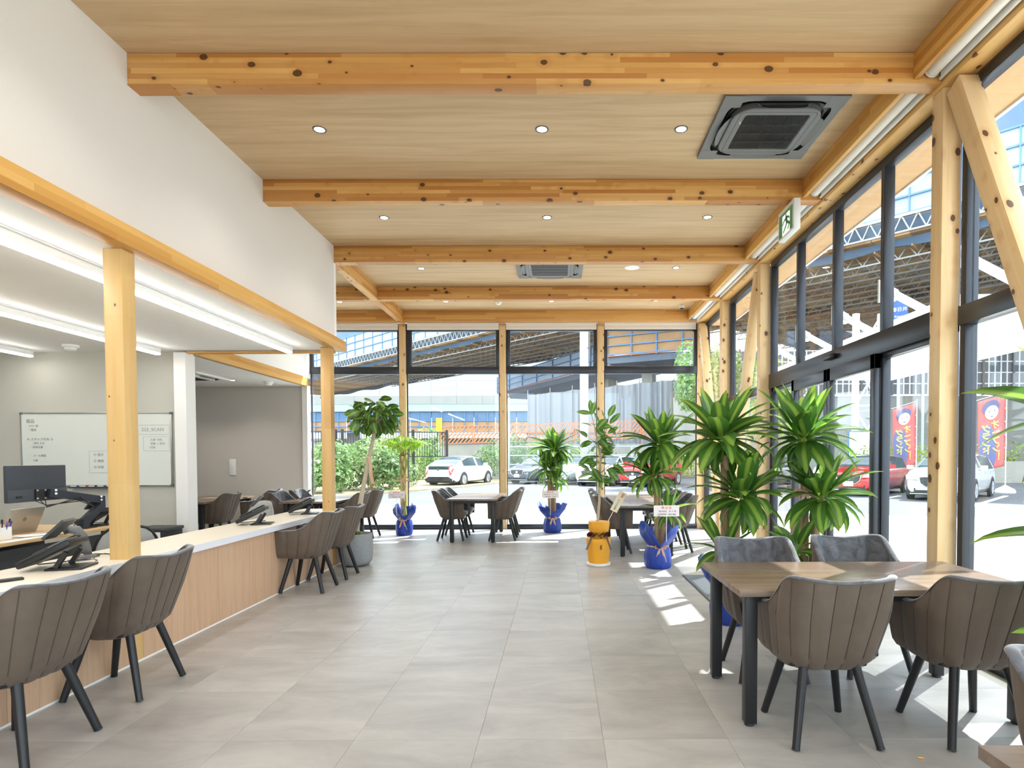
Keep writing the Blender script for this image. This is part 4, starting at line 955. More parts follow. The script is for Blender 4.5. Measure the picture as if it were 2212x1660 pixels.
hp = [(-13.6, 21.6, 2.1), (-11.6, 22.2, 2.25), (-9.6, 23.2, 2.15), (-7.9, 24.9, 2.2), (-7.6, 27.0, 2.3), (-8.6, 36.6, 3.3), (-3.6, 38.3, 2.9), (-1.0, 40.2, 2.7)]
hw_ = ['farthest to the left, behind the counter post', 'directly behind the leaning ficus trunk', 'behind the ribbon of the ficus', 'behind the money tree', 'left of the white liftback', 'just behind the white liftback', 'between the white liftback and the dark grey saloon', 'behind the dark grey saloon']
for i, ((x, y, h), w) in enumerate(zip(hp, hw_)): bush('leafy green hedge shrub, '+w, x, y, 1.75, 1.5, h, 3200, 40+i)
yel = leaf_mat('yellow_green_leaf', lin(196, 206, 110), lin(150, 172, 84), False, .4)
bush('low green shrub behind the silver saloon', 2.5, 41, 3.2, .8, 2.0, 2200, 60, group='low shrubs by the wall')
bush('low yellow-green shrub behind the red crossover', 8.4, 39, 3.4, .8, 1.9, 2200, 61, yel, group='low shrubs by the wall')
bush('long low greenery on the wall behind the silver estate car', 21, 32.2, 6, .7, 2.2, 3000, 62, yel, .16, group='low shrubs by the wall')
def tree(label, x, y, z1, h, rad, n, seed, mat):
    t = bush(label, x, y, rad, rad, h, n, seed, mat, .2, 'tree', 'tree', G, 'trees outside'); t.children[0].location.z = z1
    MB().tube([(0, 0, 0), (.08, 0, z1*.6), (0, .05, z1+h*.5)], [.16, .13, .07], 10).build('trunk', bark_m, t, True)
tree('tree with pale green leaves outside the glazed corner', 6.75, 27.5, 3.4, 3.4, 1.35, 3200, 70, hedge_m)
tree('yellowish tree seen through the far side windows', 12.2, 33.5, 2.2, 5.2, 2.2, 3200, 71, yel)
# ------------------------------------------------------------------ fences and walls
def ironfence(label, pts, z0, z1):
    t = thing('railing_fence', label, 'fence', (pts[0][0], pts[0][1], 0)); o = Vector((pts[0][0], pts[0][1], 0))
    for (a, b) in zip(pts, pts[1:]):
        a = Vector((a[0], a[1], 0))-o; b = Vector((b[0], b[1], 0))-o; d = b-a; n = int(d.length/.14); m = MB()
        for z in (z0+.1, z1-.05): MB().bar(a+Vector((0, 0, z)), b+Vector((0, 0, z)), .05).build('rail', black_mt, t)
        for i in range(n): p = a+d*(i/n); m.bar(p+Vector((0, 0, z0+.1)), p+Vector((0, 0, z1-.05)), .03)
        m.build('balusters', black_mt, t)['kind'] = 'stuff'
        for i in range(int(d.length/1.9)+1): p = a+d*min(1, i*1.9/d.length); MB().bar(p+Vector((0, 0, G)), p+Vector((0, 0, z1+.08)), .13).build('fence_post', black_mt, t)
ironfence('dark iron railing fence beyond the hedge, left of the ficus', [(-18, 32.2), (-12, 33), (-6.5, 34.6)], 1.3, 2.85)
# orange lattice fence on a concrete wall
struct(box('wall_retaining', concrete, -9.5, 15, 46.2, 46.8, G, 2.35))
t = thing('lattice_fence', 'orange lattice fence on the concrete wall behind the parked cars', 'fence', (-9.2, 46.1, 0))
LT = None
for k in range(9):
    m = MB(); w = 2.55; h = 1.35
    for i in range(13):
        a = (i*.31-1.0); x0, z0, x1, z1 = a, 0, a+h*.85, h
        if x0 < 0: z0 = -x0/.85; x0 = 0
        if x1 > w: z1 = h-(x1-w)/.85; x1 = w
        if x1 > x0: m.bar((x0, -.03, z0), (x1, -.03, z1), .095, .02, up=(0, 1, 0))
    for z in (.02, h*.5, h-.02): m.bar((0, 0, z), (w, 0, z), .04, .07)
    for xx in (0.04, w-.04): m.bar((xx, 0, 0), (xx, 0, h), .07)
    if LT is None: LT = m.mesh('lattice_panel', orange_m)
    link('lattice_panel', LT, t, (k*2.6, 0, 2.36+.075*k)).rotation_euler = (0, R(-1.6), 0)
for k in range(10): MB().box(k*2.6-.03, k*2.6+.03, .04, .10, 2.35, 3.6+.075*k).build('fence_post', orange_m, t)
# grey sheet hoarding behind it
t = thing('sheet_hoarding', 'tall grey mesh sheet hoarding behind the orange lattice fence', 'hoarding', (-2.6, 49.5, 0))
for k in range(9):
    x0, z1 = k*1.85, 6.55+.19*k; ph = k*1.3
    def f(a, b, x0=x0, z1=z1, ph=ph): return (x0+1.83*a, .10*math.sin(a*9+ph)+.06*math.sin(a*23), 2+(z1-2+.17*a-.10*math.sin(math.pi*a))*b)
    MB().grid(f, 12, 4).build('sheet', tarp_grey, t, True); MB().tube([(x0, .06, 0), (x0, .06, z1+.35)], .035, 6).build('scaffold_pole', scaf_m, t)
# pipe railing
t = thing('pipe_railing', 'pale blue pipe railing behind the silver saloon', 'railing', (-3.2, 36.1, 0)); sk = plain('pale_blue_pipe', lin(176, 196, 212), .5, .2, .05)
for i in range(6): MB().tube([(i*1.9, 0, G), (i*1.9, 0, 2.0)], .05, 7).build('post', sk, t)
for z in (.9, 1.45, 1.98): MB().tube([(0, 0, z), (9.5, 0, z)], .035, 7).build('rail', sk, t)
t = thing('utility_pole', 'thick white pole rising outside the third far window', 'pole', (1.62, 38.5, 0)); MB().tube([(0, 0, G), (0, 0, 16)], [.29, .26], 18).build('shaft', white_mt, t, True)
for z in (8.3, 10.2): MB().lathe([(.28, 0), (.30, .01), (.30, .06), (.28, .07)], 18, (0, 0, z)).build('clamp_band', steel, t)
MB().tube([(.34, 0, 7.5), (.34, 0, 16)], .05, 6).build('conduit', mgrey_pl, t)
t = thing('lamp_post', 'thin grey lamp post behind the dark grey saloon', 'lamp post', (-3.0, 35.5, 0)); MB().tube([(0, 0, G), (0, 0, 4.9)], [.075, .05], 10).build('pole', sk, t, True); MB().tube([(0, 0, 4.85), (-.06, 0, 5.05), (-.2, 0, 5.1)], [.05, .07, .05], 8).build('lamp_head', mgrey_pl, t, True)
t = thing('yellow_sign', 'tall narrow yellow sign with dark characters above the hedge', 'sign', (-9.05, 45, 0)); MB().tube([(0, 0, G), (0, 0, 4.3)], .05, 8).build('pole', sk, t)
sb = box('sign_board', plain('sign_yellow', lin(246, 222, 40), .5), -.22, .22, -.09, -.06, 3.28, 4.3, t); text_mb('対向車注意', .185, Matrix.Translation((0, -.094, 3.79))@frame((0, 0, 0), (1, 0, 0), (0, 0, 1)), vertical=True).build('lettering', plain('sign_dark_ink', lin(96, 88, 30), .6), sb)
# ------------------------------------------------------------------ viaduct under scaffolding (upper)
S2 = math.sqrt(.5)
t = thing('viaduct', 'high viaduct wrapped in blue and pale sheets and scaffolding, crossing above the cars', 'viaduct', (0, 0, 0)); t.rotation_euler = (0, 0, R(-45))
s0, s1, n0, n1, zb = -120, 34, 38.2, 51.6, 14.0
i = 0; s = s0
while s < s1:
    MB().box(s, s+3.95, n0, n1, zb+.0, zb+.25).build('soffit_boards', board_m, t); s += 4
for k in range(40):
    s = s0+3.9*k
    if s > s1: break
    MB().box(s, s+3.86, n0-.05, n0+.05, 15.1, 18.0).build('side_sheet', tarp_pale, t); MB().box(s, s+3.86, n0+.3, n0+.38, 18.0, 21.0).build('blue_sheet', tarp_blue, t)
for z in (15.15, 16.1, 17.1, 18.05): MB().bar((s0, n0-.12, z), (s1, n0-.12, z), .10).build('scaffold_rail', scaf_b, t)
m = MB()
for k in range(62): m.bar((s0+k*2.5, n0-.12, 15.1), (s0+k*2.5, n0-.12, 18.1), .07)
m.build('scaffold_uprights', scaf_b, t)['kind'] = 'stuff'
for n_, z0, z1 in ((n0-.15, 14.15, 15.05),):
    MB().bar((s0, n_, z0), (s1, n_, z0), .10).bar((s0, n_, z1), (s1, n_, z1), .16).build('truss_chords', scaf_m, t)
    m = MB(); k = 0; s = s0
    while s < s1: m.bar((s, n_, z0), (s+.42, n_, z1), .075); m.bar((s+.42, n_, z1), (s+.84, n_, z0), .075); s += .84
    m.build('truss_lacing', scaf_m, t)['kind'] = 'stuff'
def sk2(a, b): s = s0+(s1-s0)*a; return (s, n0-.02+.9*b, 14.9-1.15*b-.22*abs(math.sin(s*.55))*b)
MB().grid(sk2, 160, 3).build('skirt_sheet', tarp_blue, t, True)
def sk3(a, b): s = s0+(s1-s0)*a; return (s, n1+.1-.3*b, 14.4-1.0*b+.15*math.sin(s*.6)*b)
MB().grid(sk3, 160, 3, flip=True).build('skirt_sheet', dark_m, t, True)
for q in range(8):
    n_ = n0+1.6+1.55*q; m = MB(); s = s0+30
    m.bar((s, n_, 13.15), (s1, n_, 13.15), .09); m.bar((s, n_, 13.85), (s1, n_, 13.85), .09)
    while s < s1: m.bar((s, n_, 13.15), (s+.5, n_, 13.85), .055); m.bar((s+.5, n_, 13.85), (s+1.0, n_, 13.15), .055); s += 1.0
    m.build('hanging_truss', scaf_m, t)['kind'] = 'stuff'
m = MB()
for k in range(60): s = s0+40+k*2.0; m.bar((s, n0+.5, 13.5), (s, n1-.5, 13.5), .07, .12)
m.build('cross_bearers', ply_m, t)['kind'] = 'stuff'
box('deck', concrete, s0, s1, n0+.4, n1, 14.3, 15.6, t)
for k in range(16): MB().box(-30+4*k, -26.05+4*k, 51.6, 76, zb+.02, zb+.27).build('soffit_boards', board_m, t)
for q in range(9):
    n_ = 53.+2.6*q; m = MB(); s = -30; m.bar((s, n_, 13.15), (s1, n_, 13.15), .09).bar((s, n_, 13.85), (s1, n_, 13.85), .09)
    while s < s1: m.bar((s, n_, 13.15), (s+.6, n_, 13.85), .06); m.bar((s+.6, n_, 13.85), (s+1.2, n_, 13.15), .06); s += 1.2
    m.build('hanging_truss', scaf_m, t)['kind'] = 'stuff'
for k in range(16): MB().box(-30+4*k, -26.1+4*k, 75.8, 75.9, 11.6, 13.9).build('far_sheet', tarp_pale if k % 3 else tarp_blue, t)
# ramp with plywood panels (right of the far windows)
def ramp(label, a, b, z0, z1, mat, n, grp='viaduct ramps'):
    a = Vector(a); b = Vector(b); d = b-a; L = d.length; t = thing('viaduct_ramp', label, 'viaduct', a, math.atan2(d.y, d.x), grp)
    for k in range(n): MB().box(L*k/n+.02, L*(k+1)/n-.02, 0, .12, z0+.0, z1).build('panel', mat, t)
    for k in range(n+1): MB().bar((L*k/n, -.10, z0-.2), (L*k/n, -.10, z1), .11).build('scaffold_upright', scaf_b, t)
    for q in range(4): z = z0+(z1-z0)*(q/3.); MB().bar((0, -.16, z), (L, -.16, z), .10).build('scaffold_rail', scaf_b, t)
    MB().bar((0, -.1, z0-.12), (L, -.1, z0-.05), .09).build('bottom_rail', orange_m, t); box('underside', dark_m, 0, L, .1, 6, z0-.75, z0-.1, t)
    for q in (.3, .8): box('pier', concrete, L*q-.5, L*q+.5, 3, 4.2, G, z0-.75, t)
ramp('plywood-panelled viaduct ramp with blue scaffold pipes outside the last far window', (4.4, 54, 0), (12.6, 50, 0), 10.5, 12.95, ply_m, 4)
ramp('pale sheeted viaduct ramp behind the white pole', (-9, 88, 0), (5.5, 60, 0), 10.8, 13.0, tarp_pale, 7)
t = thing('ramp_pier', 'grey concrete pier of the ramp by the glazed corner', 'pier', (14.3, 53.5, 0)); box('column', concrete, -.9, .9, -.5, .5, G, 10.3, t); box('pier_cap', concrete, -1.6, 1.6, -.6, .6, 9.7, 10.4, t)
# far flyover
t = thing('flyover', 'distant white flyover with a noise barrier, girder and blue-netted underside', 'flyover', (-60, 140, 0))
for k in range(14):
    for q in range(5): MB().box(k*6, k*6+5.95, 0, .3, 15.9+q*1.7, 15.9+q*1.7+1.66).build('barrier_panel', noise_m, t)
    MB().box(k*6, k*6+5.96, -.2, .8, 13.8, 15.8).build('concrete_edge', concrete2, t)
box('green_girder', green_m, 0, 84, -.1, .9, 12.1, 13.8, t)
for k in range(11): MB().box(k*5, k*5+4.9, .3, .5, 9.9, 12.1).build('blue_sheet', tarp_blue, t); MB().box(k*5, k*5+4.9, .4, .5, 7.2, 9.9).build('plywood_panel', ply_m, t)
for k in range(20): MB().bar((k*2.7, .2, 7), (k*2.7, .2, 12), .16).build('scaffold_upright', scaf_b, t)
for z in (7.2, 8.6, 9.9): MB().bar((0, .15, z), (55, .15, z), .16).build('scaffold_rail', scaf_b, t)
box('dark_netting', dark_m, 53.5, 84, .6, .9, 6.6, 12.1, t); box('underside', dark_m, 0, 84, .9, 14, 11.5, 12.2, t)
for k in range(4): box('pier', concrete, 8+k*22, 10.5+k*22, 6, 8.5, G, 11.5, t)
struct(box('wall_far_haze', white_mt, -110, 20, 175, 176, G, 9))  # white slab standing in for the bright haze in the distance
t = thing('warehouse', 'pale distant building under the flyover', 'building', (-62, 150, 0)); box('wall', noise_m, 0, 60, 0, 10, G, 5.5, t); box('roof', concrete2, -1, 61, -1, 11, 5.5, 6.1, t)
for k in range(8): box('window', carglass, 6+k*6, 8.2+k*6, -.06, .02, 2.2, 3.4, t)
# ------------------------------------------------------------------ right-hand side: sound wall, towers, signs, flags
struct(box('wall_embankment', concrete2, 8.8, 60, 45.2, 46, G, 5.9)); struct(box('wall_low', concrete, 14.5, 60, 30.6, 31.2, G, 1.05))
t = thing('sound_barrier', 'long noise barrier with a white window grid above the concrete wall', 'sound barrier', (9, 45, 0)); wf = white_mt
pan = plain('barrier_glazing', lin(96, 104, 112), .3, 0, .25, .25)
for k in range(17):
    x0 = k*2.3; box('glazing_panel', pan, x0+.04, x0+2.26, .02, .08, 5.95, 9.3, t); box('barrier_post', mgrey_pl, x0-.07, x0+.07, -.12, .12, 5.9, 9.4, t)
    m = MB()
    for i in range(1, 5): m.box(x0+i*.46-.045, x0+i*.46+.045, -.03, .02, 5.95, 9.3)
    for q in range(5): m.box(x0, x0+2.3, -.035, .02, 5.93+q*.83, 6.01+q*.83)
    m.build('frame_grid', wf, t)
t = thing('steel_tower', 'white twin-post steel tower with cross bracing outside the entrance', 'tower', (17.9, 36, 0))
for x in (0, 1.5): MB().tube([(x, 0, G), (x, 0, 9.9)], .21, 14).build('tower_post', white_mt, t, True)
for z in (1.6, 4.4, 7.2): MB().tube([(0, 0, z), (1.5, 0, z+2.6)], .06, 6).tube([(1.5, 0, z), (0, 0, z+2.6)], .06, 6).tube([(0, 0, z), (1.5, 0, z)], .05, 6).build('cross_brace', white_mt, t)
t = thing('notice_board', 'white notice board in a blue frame behind the red hatchback', 'notice board', (16.6, 34, 0)); bl = plain('blue_frame', lin(70, 120, 190), .5)
box('board', paper, 0, 1.62, 0, .05, 1.3, 2.72, t); box('frame', bl, -.05, 1.67, .02, .06, 1.25, 2.78, t); box('side_board', paper, 1.75, 2.05, 0, .05, 1.3, 2.72, t)
for x in (.1, 1.5, 2.0): box('leg', bl, x, x+.06, .06, .12, G, 2.7, t)
text_mb('工事中', .12, Matrix.Translation((1.9, -.004, 2.0))@frame((0, 0, 0), (1, 0, 0), (0, 0, 1)), vertical=True).build('lettering', ink, t)
sblue = plain('road_sign_blue', lin(44, 92, 190), .5, 0, .03)
t = thing('road_sign', 'blue road sign with white characters above the dark transom', 'road sign', (20.5, 36, 0), R(-30)); MB().tube([(0, .1, G), (0, .1, 10.9)], .08, 10).build('pole', sk, t)
b = box('sign_panel', sblue, -.42, .45, -.03, .02, 9.06, 10.68, t); m = text_mb('春日井', .275, Matrix.Translation((.015, -.04, 10.15))@frame((0, 0, 0), (1, 0, 0), (0, 0, 1))); text_mb('Kasugai', .18, Matrix.Translation((.015, -.04, 9.75))@frame((0, 0, 0), (1, 0, 0), (0, 0, 1)), mb=m); m.build('lettering', paper, b)
MB().prism([(-.3, -.04, 9.25), (.06, -.04, 9.25), (.06, -.04, 9.42), (-.3, -.04, 9.42)], (0, .005, 0)).build('arrow', paper, b)
t = thing('road_sign', 'second blue road sign, only its top above the transom beside the near post', 'road sign', (22.0, 36, 0), R(-30)); MB().tube([(0, .1, G), (0, .1, 9.8)], .08, 10).build('pole', sk, t); b = box('sign_panel', sblue, -.48, .48, -.03, .02, 7.9, 9.6, t)
text_mb('国道', .3, Matrix.Translation((0, -.04, 9.1))@frame((0, 0, 0), (1, 0, 0), (0, 0, 1))).build('lettering', paper, b)
fred, fnavy, fskin, fyel = plain('flag_red', lin(216, 104, 102), .7, 0, .04), plain('flag_navy', lin(104, 108, 148), .7, 0, .05), plain('flag_face', lin(206, 188, 182), .7, 0, .02), plain('flag_yellow', lin(240, 236, 160), .7, 0, .02)
hair_m = plain('flag_hair', lin(96, 98, 132), .7)
def flag(label, x, y, rz):
    t = thing('banner_flag', label, 'banner', (x, y, G), rz, 'red opening banners')
    MB().tube([(0, 0, .15), (0, 0, 3.9)], .018, 8).build('pole', white_mt, t); MB().tube([(0, 0, 3.82), (-1.05, 0, 3.5)], .012, 6).build('arm', white_mt, t)
    MB().lathe([(.32, 0), (.34, .05), (.30, .14), (.12, .24), (.03, .30)], 20).build('base', white_pl, t, R(40))
    W_, H_ = 1.0, 2.72
    def pos(u, v, off=0):   # u 0 at pole .. 1 free edge (to -x), v 0 top..1 bottom
        return Vector((-.03-W_*u*(1-.10*v), .06*math.sin(u*5+v*3)+.05*v*math.sin(v*7)+off, 3.74-.30*u-H_*v+.10*u*v))
    c = MB().grid(lambda a, b: pos(a, b), 12, 24).build('cloth', fred, t, True)
    c.modifiers.new('thickness', 'SOLIDIFY').thickness = .004
    def patch(poly, mat, name, o=.012):
        m = MB(); n = len(poly); cx = sum(p[0] for p in poly)/n; cy = sum(p[1] for p in poly)/n
        for s in (-1, 1): m.add([pos(cx, cy, s*o)]+[pos(cx+(a-cx)*q, cy+(b-cy)*q, s*o) for q in (.25, .5, .75, 1) for a, b in poly], [(0, i+1, (i+1) % n+1) for i in range(n)]+[(1+k*n+i, 1+(k+1)*n+i, 1+(k+1)*n+(i+1) % n, 1+k*n+(i+1) % n) for k in range(3) for i in range(n)])
        return m.build(name, mat, c)
    el = lambda cx, cy, a, b, n=20: [(cx+a*math.cos(i*2*math.pi/n), cy+b*math.sin(i*2*math.pi/n)) for i in range(n)]
    patch(el(.52, .135, .34, .105), hair_m, 'printed_hair', .016); patch(el(.50, .205, .27, .10), fskin, 'printed_face', .022)
    for e in (.38, .60): patch(el(e, .185, .035, .007, 8), hair_m, 'printed_eye', .028)
    patch([(.40, .258), (.56, .252), (.56, .26), (.48, .268)], hair_m, 'printed_mouth', .028); patch([(.48, .20), (.51, .20), (.52, .232), (.47, .232)], plain_nose, 'printed_nose', .028)
    patch([(.55, .38), (.80, .37), (.97, .42), (.99, .60), (.98, .82), (.93, .97), (.70, .98), (.45, .96), (.38, .84), (.40, .66), (.46, .48)], fnavy, 'printed_suit', .018)
    for tx, u, v0, sz in (('オープン！', .38, .62, .36), ('グランド', .74, .58, .33)):
        m = text_mb(tx, sz, Matrix.Identity(4), vertical=True, bold=.012)
        for s in (-1, 1):
            q = MB().add([pos(u+vx/W_, v0-vy/H_, s*.032) for vx, vy, vz in m.v], m.f); q.build('lettering', fyel, c)
    for k in range(6): MB().tube([(0, 0, 3.7-.5*k), (-.05, 0, 3.7-.5*k)], .02, 6).build('loop', white_pl, t)
plain_nose = plain('flag_nose', lin(224, 206, 204), .7)
flag('red opening banner with a printed face, right of the big near post', 16.85, 22.4, R(-8)); flag('red opening banner with a printed face, seen between the door and the near post', 15.75, 26.2, R(-8))
# entrance canopy and its struts
t = thing('entrance_canopy', 'white canopy outside above the entrance door, hung on short struts', 'canopy', (0, 0, 0))
MB().box(2.84, 4.55, 4.28, 8.6, 2.45, 2.52, b=.01).build('canopy_sheet', frost_m, t, R(40)); MB().box(4.50, 4.58, 4.28, 8.6, 2.40, 2.56).build('front_beam', white_mt, t)
for y in (4.34, 5.3, 6.2, 7.14, 8.1):
    MB().tube([(2.86, y, 2.84), (3.0, y, 2.78), (3.46, y-.02, 2.53)], [.03, .034, .034], 10).build('strut', white_mt, t, True)
    MB().prism([(2.83, y-.012, 2.72), (2.83, y-.012, 2.92), (3.0, y-.012, 2.83), (3.03, y-.012, 2.77), (2.98, y-.012, 2.73)], (0, .024, 0)).build('bracket', white_mt, t)
# ------------------------------------------------------------------ office behind the counter
t = thing('whiteboard', 'large whiteboard with faint notes on the grey office wall', 'whiteboard', (-5.93, 7.66, 1.475))
box('board', whiteb_m, -.95, .95, -.006, .012, -.455, .455, t)
for a in ((-.965, .965, -.014, .012, .455, .472), (-.965, .965, -.014, .012, -.472, -.455)): box('frame_rail', steel, *a, t, .003)
for s in (-1, 1): box('frame_side', steel, s*.957-.009, s*.957+.009, -.014, .012, -.46, .46, t, .003)
for sx in (-1, 1):
    for sz in (-1, 1): box('corner_cap', mgrey_pl, sx*.955-.016, sx*.955+.016, -.017, .012, sz*.462-.016, sz*.462+.016, t, .004)
box('pen_tray', dgrey_pl, -.33, .36, -.075, -.005, -.495, -.478, t, .003)
FR = lambda x, z: Matrix.Translation((x, -.0075, z))@frame((0, 0, 0), (1, 0, 0), (0, 0, 1))
m = MB()
for tx, s, x, z in (('備品', .055, -.84, .36), ('ﾎﾜｲﾄ･紙', .036, -.80, .30), ('・電池', .036, -.82, .25), ('★ スタッフ共有 ☆', .04, -.72, .13), ('・朝礼 9:30', .034, -.75, .08), ('・清掃当番', .034, -.77, .03), ('・メール確認', .034, -.75, -.08), ('・日報', .03, -.80, -.14),
                    ('222_SCAN', .062, .72, .25), ('入庫 予約', .036, .76, .12), ('見積 → 受付', .034, .78, .07), ('・代車', .034, .70, .02), ('① 受付', .04, .02, -.07), ('② 確認', .04, .02, -.15), ('③ 引渡', .04, .02, -.23)): text_mb(tx, s, FR(x, z), mb=m)
m.build('handwriting', faint_ink, t)['kind'] = 'stuff'
for x0, x1, z0, z1 in ((.50, .93, .19, .31), (.60, .93, -.02, .16), (-.10, .2, -.3, -.02)): MB().tube([(x0, -.008, z0), (x1, -.008, z0), (x1, -.008, z1), (x0, -.008, z1), (x0, -.008, z0)], .0012, 4).build('drawn_box', faint_ink, t)
pc = [plain('pen_'+n, c, .4) for n, c in (('blue', lin(50, 70, 160)), ('red', lin(200, 50, 50)), ('black', lin(40, 40, 44)), ('purple', lin(150, 80, 170)), ('orange', lin(236, 110, 60)))]
for i in range(5):
    p = thing('marker_pen', ('blue', 'red', 'black', 'second blue', 'white-capped')[i]+' marker lying on the whiteboard tray', 'marker', (-6.2+.115*i, 7.62, .996), 0, 'markers on the tray'); MB().tube([(-.045, 0, .008), (.03, 0, .008)], .008, 8).build('barrel', white_pl, p); MB().tube([(.03, 0, .008), (.05, 0, .008)], .009, 8).build('cap', pc[(0, 1, 2, 0, 4)[i] if i < 4 else 2], p)
p = thing('whiteboard_eraser', 'small pale eraser on the whiteboard tray', 'eraser', (-5.62, 7.615, .985)); box('felt', dgrey_pl, -.05, .05, -.02, .02, 0, .012, p); box('grip', white_pl, -.05, .05, -.02, .02, .012, .034, p, .006)
# desk
t = thing('office_desk', 'maple-topped office desk with dark legs behind the counter', 'desk', (0, 0, 0)); box('desktop', desk_m, -5.85, -4.33, 2.6, 5.95, .672, .70, t, .003)
box('privacy_panel', dgrey_pl, -4.42, -4.40, 2.7, 5.85, .25, .63, t)
for y in (2.75, 4.35, 5.8):
    for x in (-5.75, -4.42): box('leg', black_mt, x-.03, x+.03, y-.03, y+.03, 0, .672, t)
for y in (3.2, 5.2): box('under_drawer', black_pl, -5.4, -4.8, y-.4, y+.35, .42, .60, t, .01)
t = thing('monitor', 'dark computer monitor on an arm, seen from behind', 'monitor', (-4.62, 5.27, 0), R(90))
box('shell', plain('monitor_back', lin(58, 62, 70), .5, 0, .05), -.30, .30, -.012, .016, .985, 1.30, t, .006); box('lower_cover', plain('monitor_cover', lin(66, 70, 78), .5, 0, .05), -.298, .298, -.022, -.010, .985, 1.095, t, .004)
MB().box(-.05, .05, -.04, -.02, 1.00, 1.09, b=.004).build('mount_plate', black_pl, t)
for x in (-.04, .04):
    for z in (1.01, 1.08): MB().lathe([(.001, .008), (.008, .006), (.01, 0)], 10).xf(Matrix.Translation((x, -.04, z))@Matrix.Rotation(R(90), 4, 'X')).build('screw', steel, t)
for x in (-.2, .2): box('vent', black_pl, x-.03, x+.03, -.0235, -.021, 1.02, 1.04, t)
t = thing('monitor_stand', 'dark jointed monitor arm clamped to the desk', 'monitor arm', (0, 0, 0)); am = plain('arm_metal', lin(50, 55, 66), .45, .2, .06)
MB().bar((-4.575, 5.33, 1.055), (-4.52, 5.86, .955), .05, .07).build('upper_arm', am, t); MB().bar((-4.52, 5.86, .99), (-4.52, 5.86, .87), .06).build('elbow', am, t)
MB().bar((-4.52, 5.87, .90), (-4.50, 5.62, .755), .05, .07).build('lower_arm', am, t); MB().bar((-4.50, 5.62, .70), (-4.50, 5.62, .79), .07).build('column', am, t); box('clamp_base', am, -4.56, -4.42, 5.55, 5.69, .7005, .71, t, .003)
for p in ((-4.585, 5.36, 1.075), (-4.585, 5.36, 1.045), (-4.55, 5.84, .985), (-4.55, 5.84, .955)): MB().lathe([(.001, .012), (.009, .009), (.011, 0)], 10).xf(Matrix.Translation((p[0]+.055, p[1], p[2]))@Matrix.Rotation(R(90), 4, 'Y')).build('joint_cap', white_mt, t)
for k in range(3): MB().tube([(-4.55, 5.15+.06*k, 1.0), (-4.52, 5.25, .95-.01*k), (-4.51, 5.6, .96+.02*k), (-4.50, 5.75, .90), (-4.49, 5.72-.05*k, .80), (-4.48, 5.5-.1*k, .712), (-4.5, 5.2-.1*k, .706)], .004, 5).build('cable', black_pl, t, True)
t = thing('laptop', 'open silver laptop on the desk, lid towards the counter', 'laptop', (-4.78, 5.28, .701), R(90)); box('base', silver_pl, -.17, .17, .01, .25, 0, .015, t, .004)
lid = MB().box(-.17, .17, -.005, .004, 0, .225, b=.003).build('lid', silver_pl, t, R(40)); lid.location = (0, .01, .014); lid.rotation_euler = (R(22), 0, 0)
MB().lathe([(.001, .002), (.016, .002), (.016, 0)], 18).xf(Matrix.Translation((0, -.0075, .115))@Matrix.Rotation(R(90), 4, 'X')).build('round_emblem', plain('emblem_dark', lin(130, 122, 110), .4), lid)
t = thing('pen_cup', 'white two-step pen holder full of pens on the desk', 'pen holder', (-4.56, 4.86, .7005))
for a in ((-.045, .045, -.045, -.04, 0, .10), (-.045, .045, .04, .045, 0, .10), (-.045, -.04, -.04, .04, 0, .10), (.04, .045, -.04, .04, 0, .10), (-.045, .045, -.10, -.046, 0, .05)): box('wall_panel', white_pl, *a, t)
for i in range(9):
    p = thing('pen', ('purple felt-tip', 'steel-handled pair of scissors blade', 'grey ballpoint', 'blue ballpoint', 'red-topped pencil', 'black ballpoint', 'orange highlighter', 'dark blue marker', 'silver pen')[i]+' standing in the white pen holder', 'pen', (-4.56+.025*math.cos(i*2.4), 4.86+.025*math.sin(i*2.4), .704), 0, 'pens in the white holder')
    d = Vector((.03*math.cos(i*2.4), .05*math.sin(i*2.4), .14+.012*(i % 3))); MB().tube([(0, 0, 0), d*.8], .0045, 6).build('barrel', pc[i % 3] if i not in (1, 8) else steel, p); MB().tube([d*.8, d], .0065, 6).build('cap', pc[(3, 2, 0, 0, 1, 2, 4, 0, 2)[i]], p)
for i in range(5):
    o = MB().grid(lambda a, b, i=i: (-.105+.21*a, -.148+.296*b, .0006+.0022*i+.006*a*a*(i % 2)), 6, 6).build('paper_sheet', paper); s_ = o.modifiers.new('thickness', 'SOLIDIFY'); s_.thickness = .0012; o.location = (-4.50+.012*i, 5.08+.02*(i % 3), .7015); o.rotation_euler = (0, 0, R(8-9*i)); tag(o, ('lowest', 'second lowest', 'middle', 'second highest', 'topmost')[i]+' loose sheet in the stack of white papers beside the pen holder', 'paper', 'papers beside the pen holder')
t = thing('notebook', 'flat white sheet pad lying at the front edge of the desk', 'pad', (-4.38, 4.9, .7005), R(4)); box('pages', paper, -.04, .04, -.24, .2, 0, .004, t)
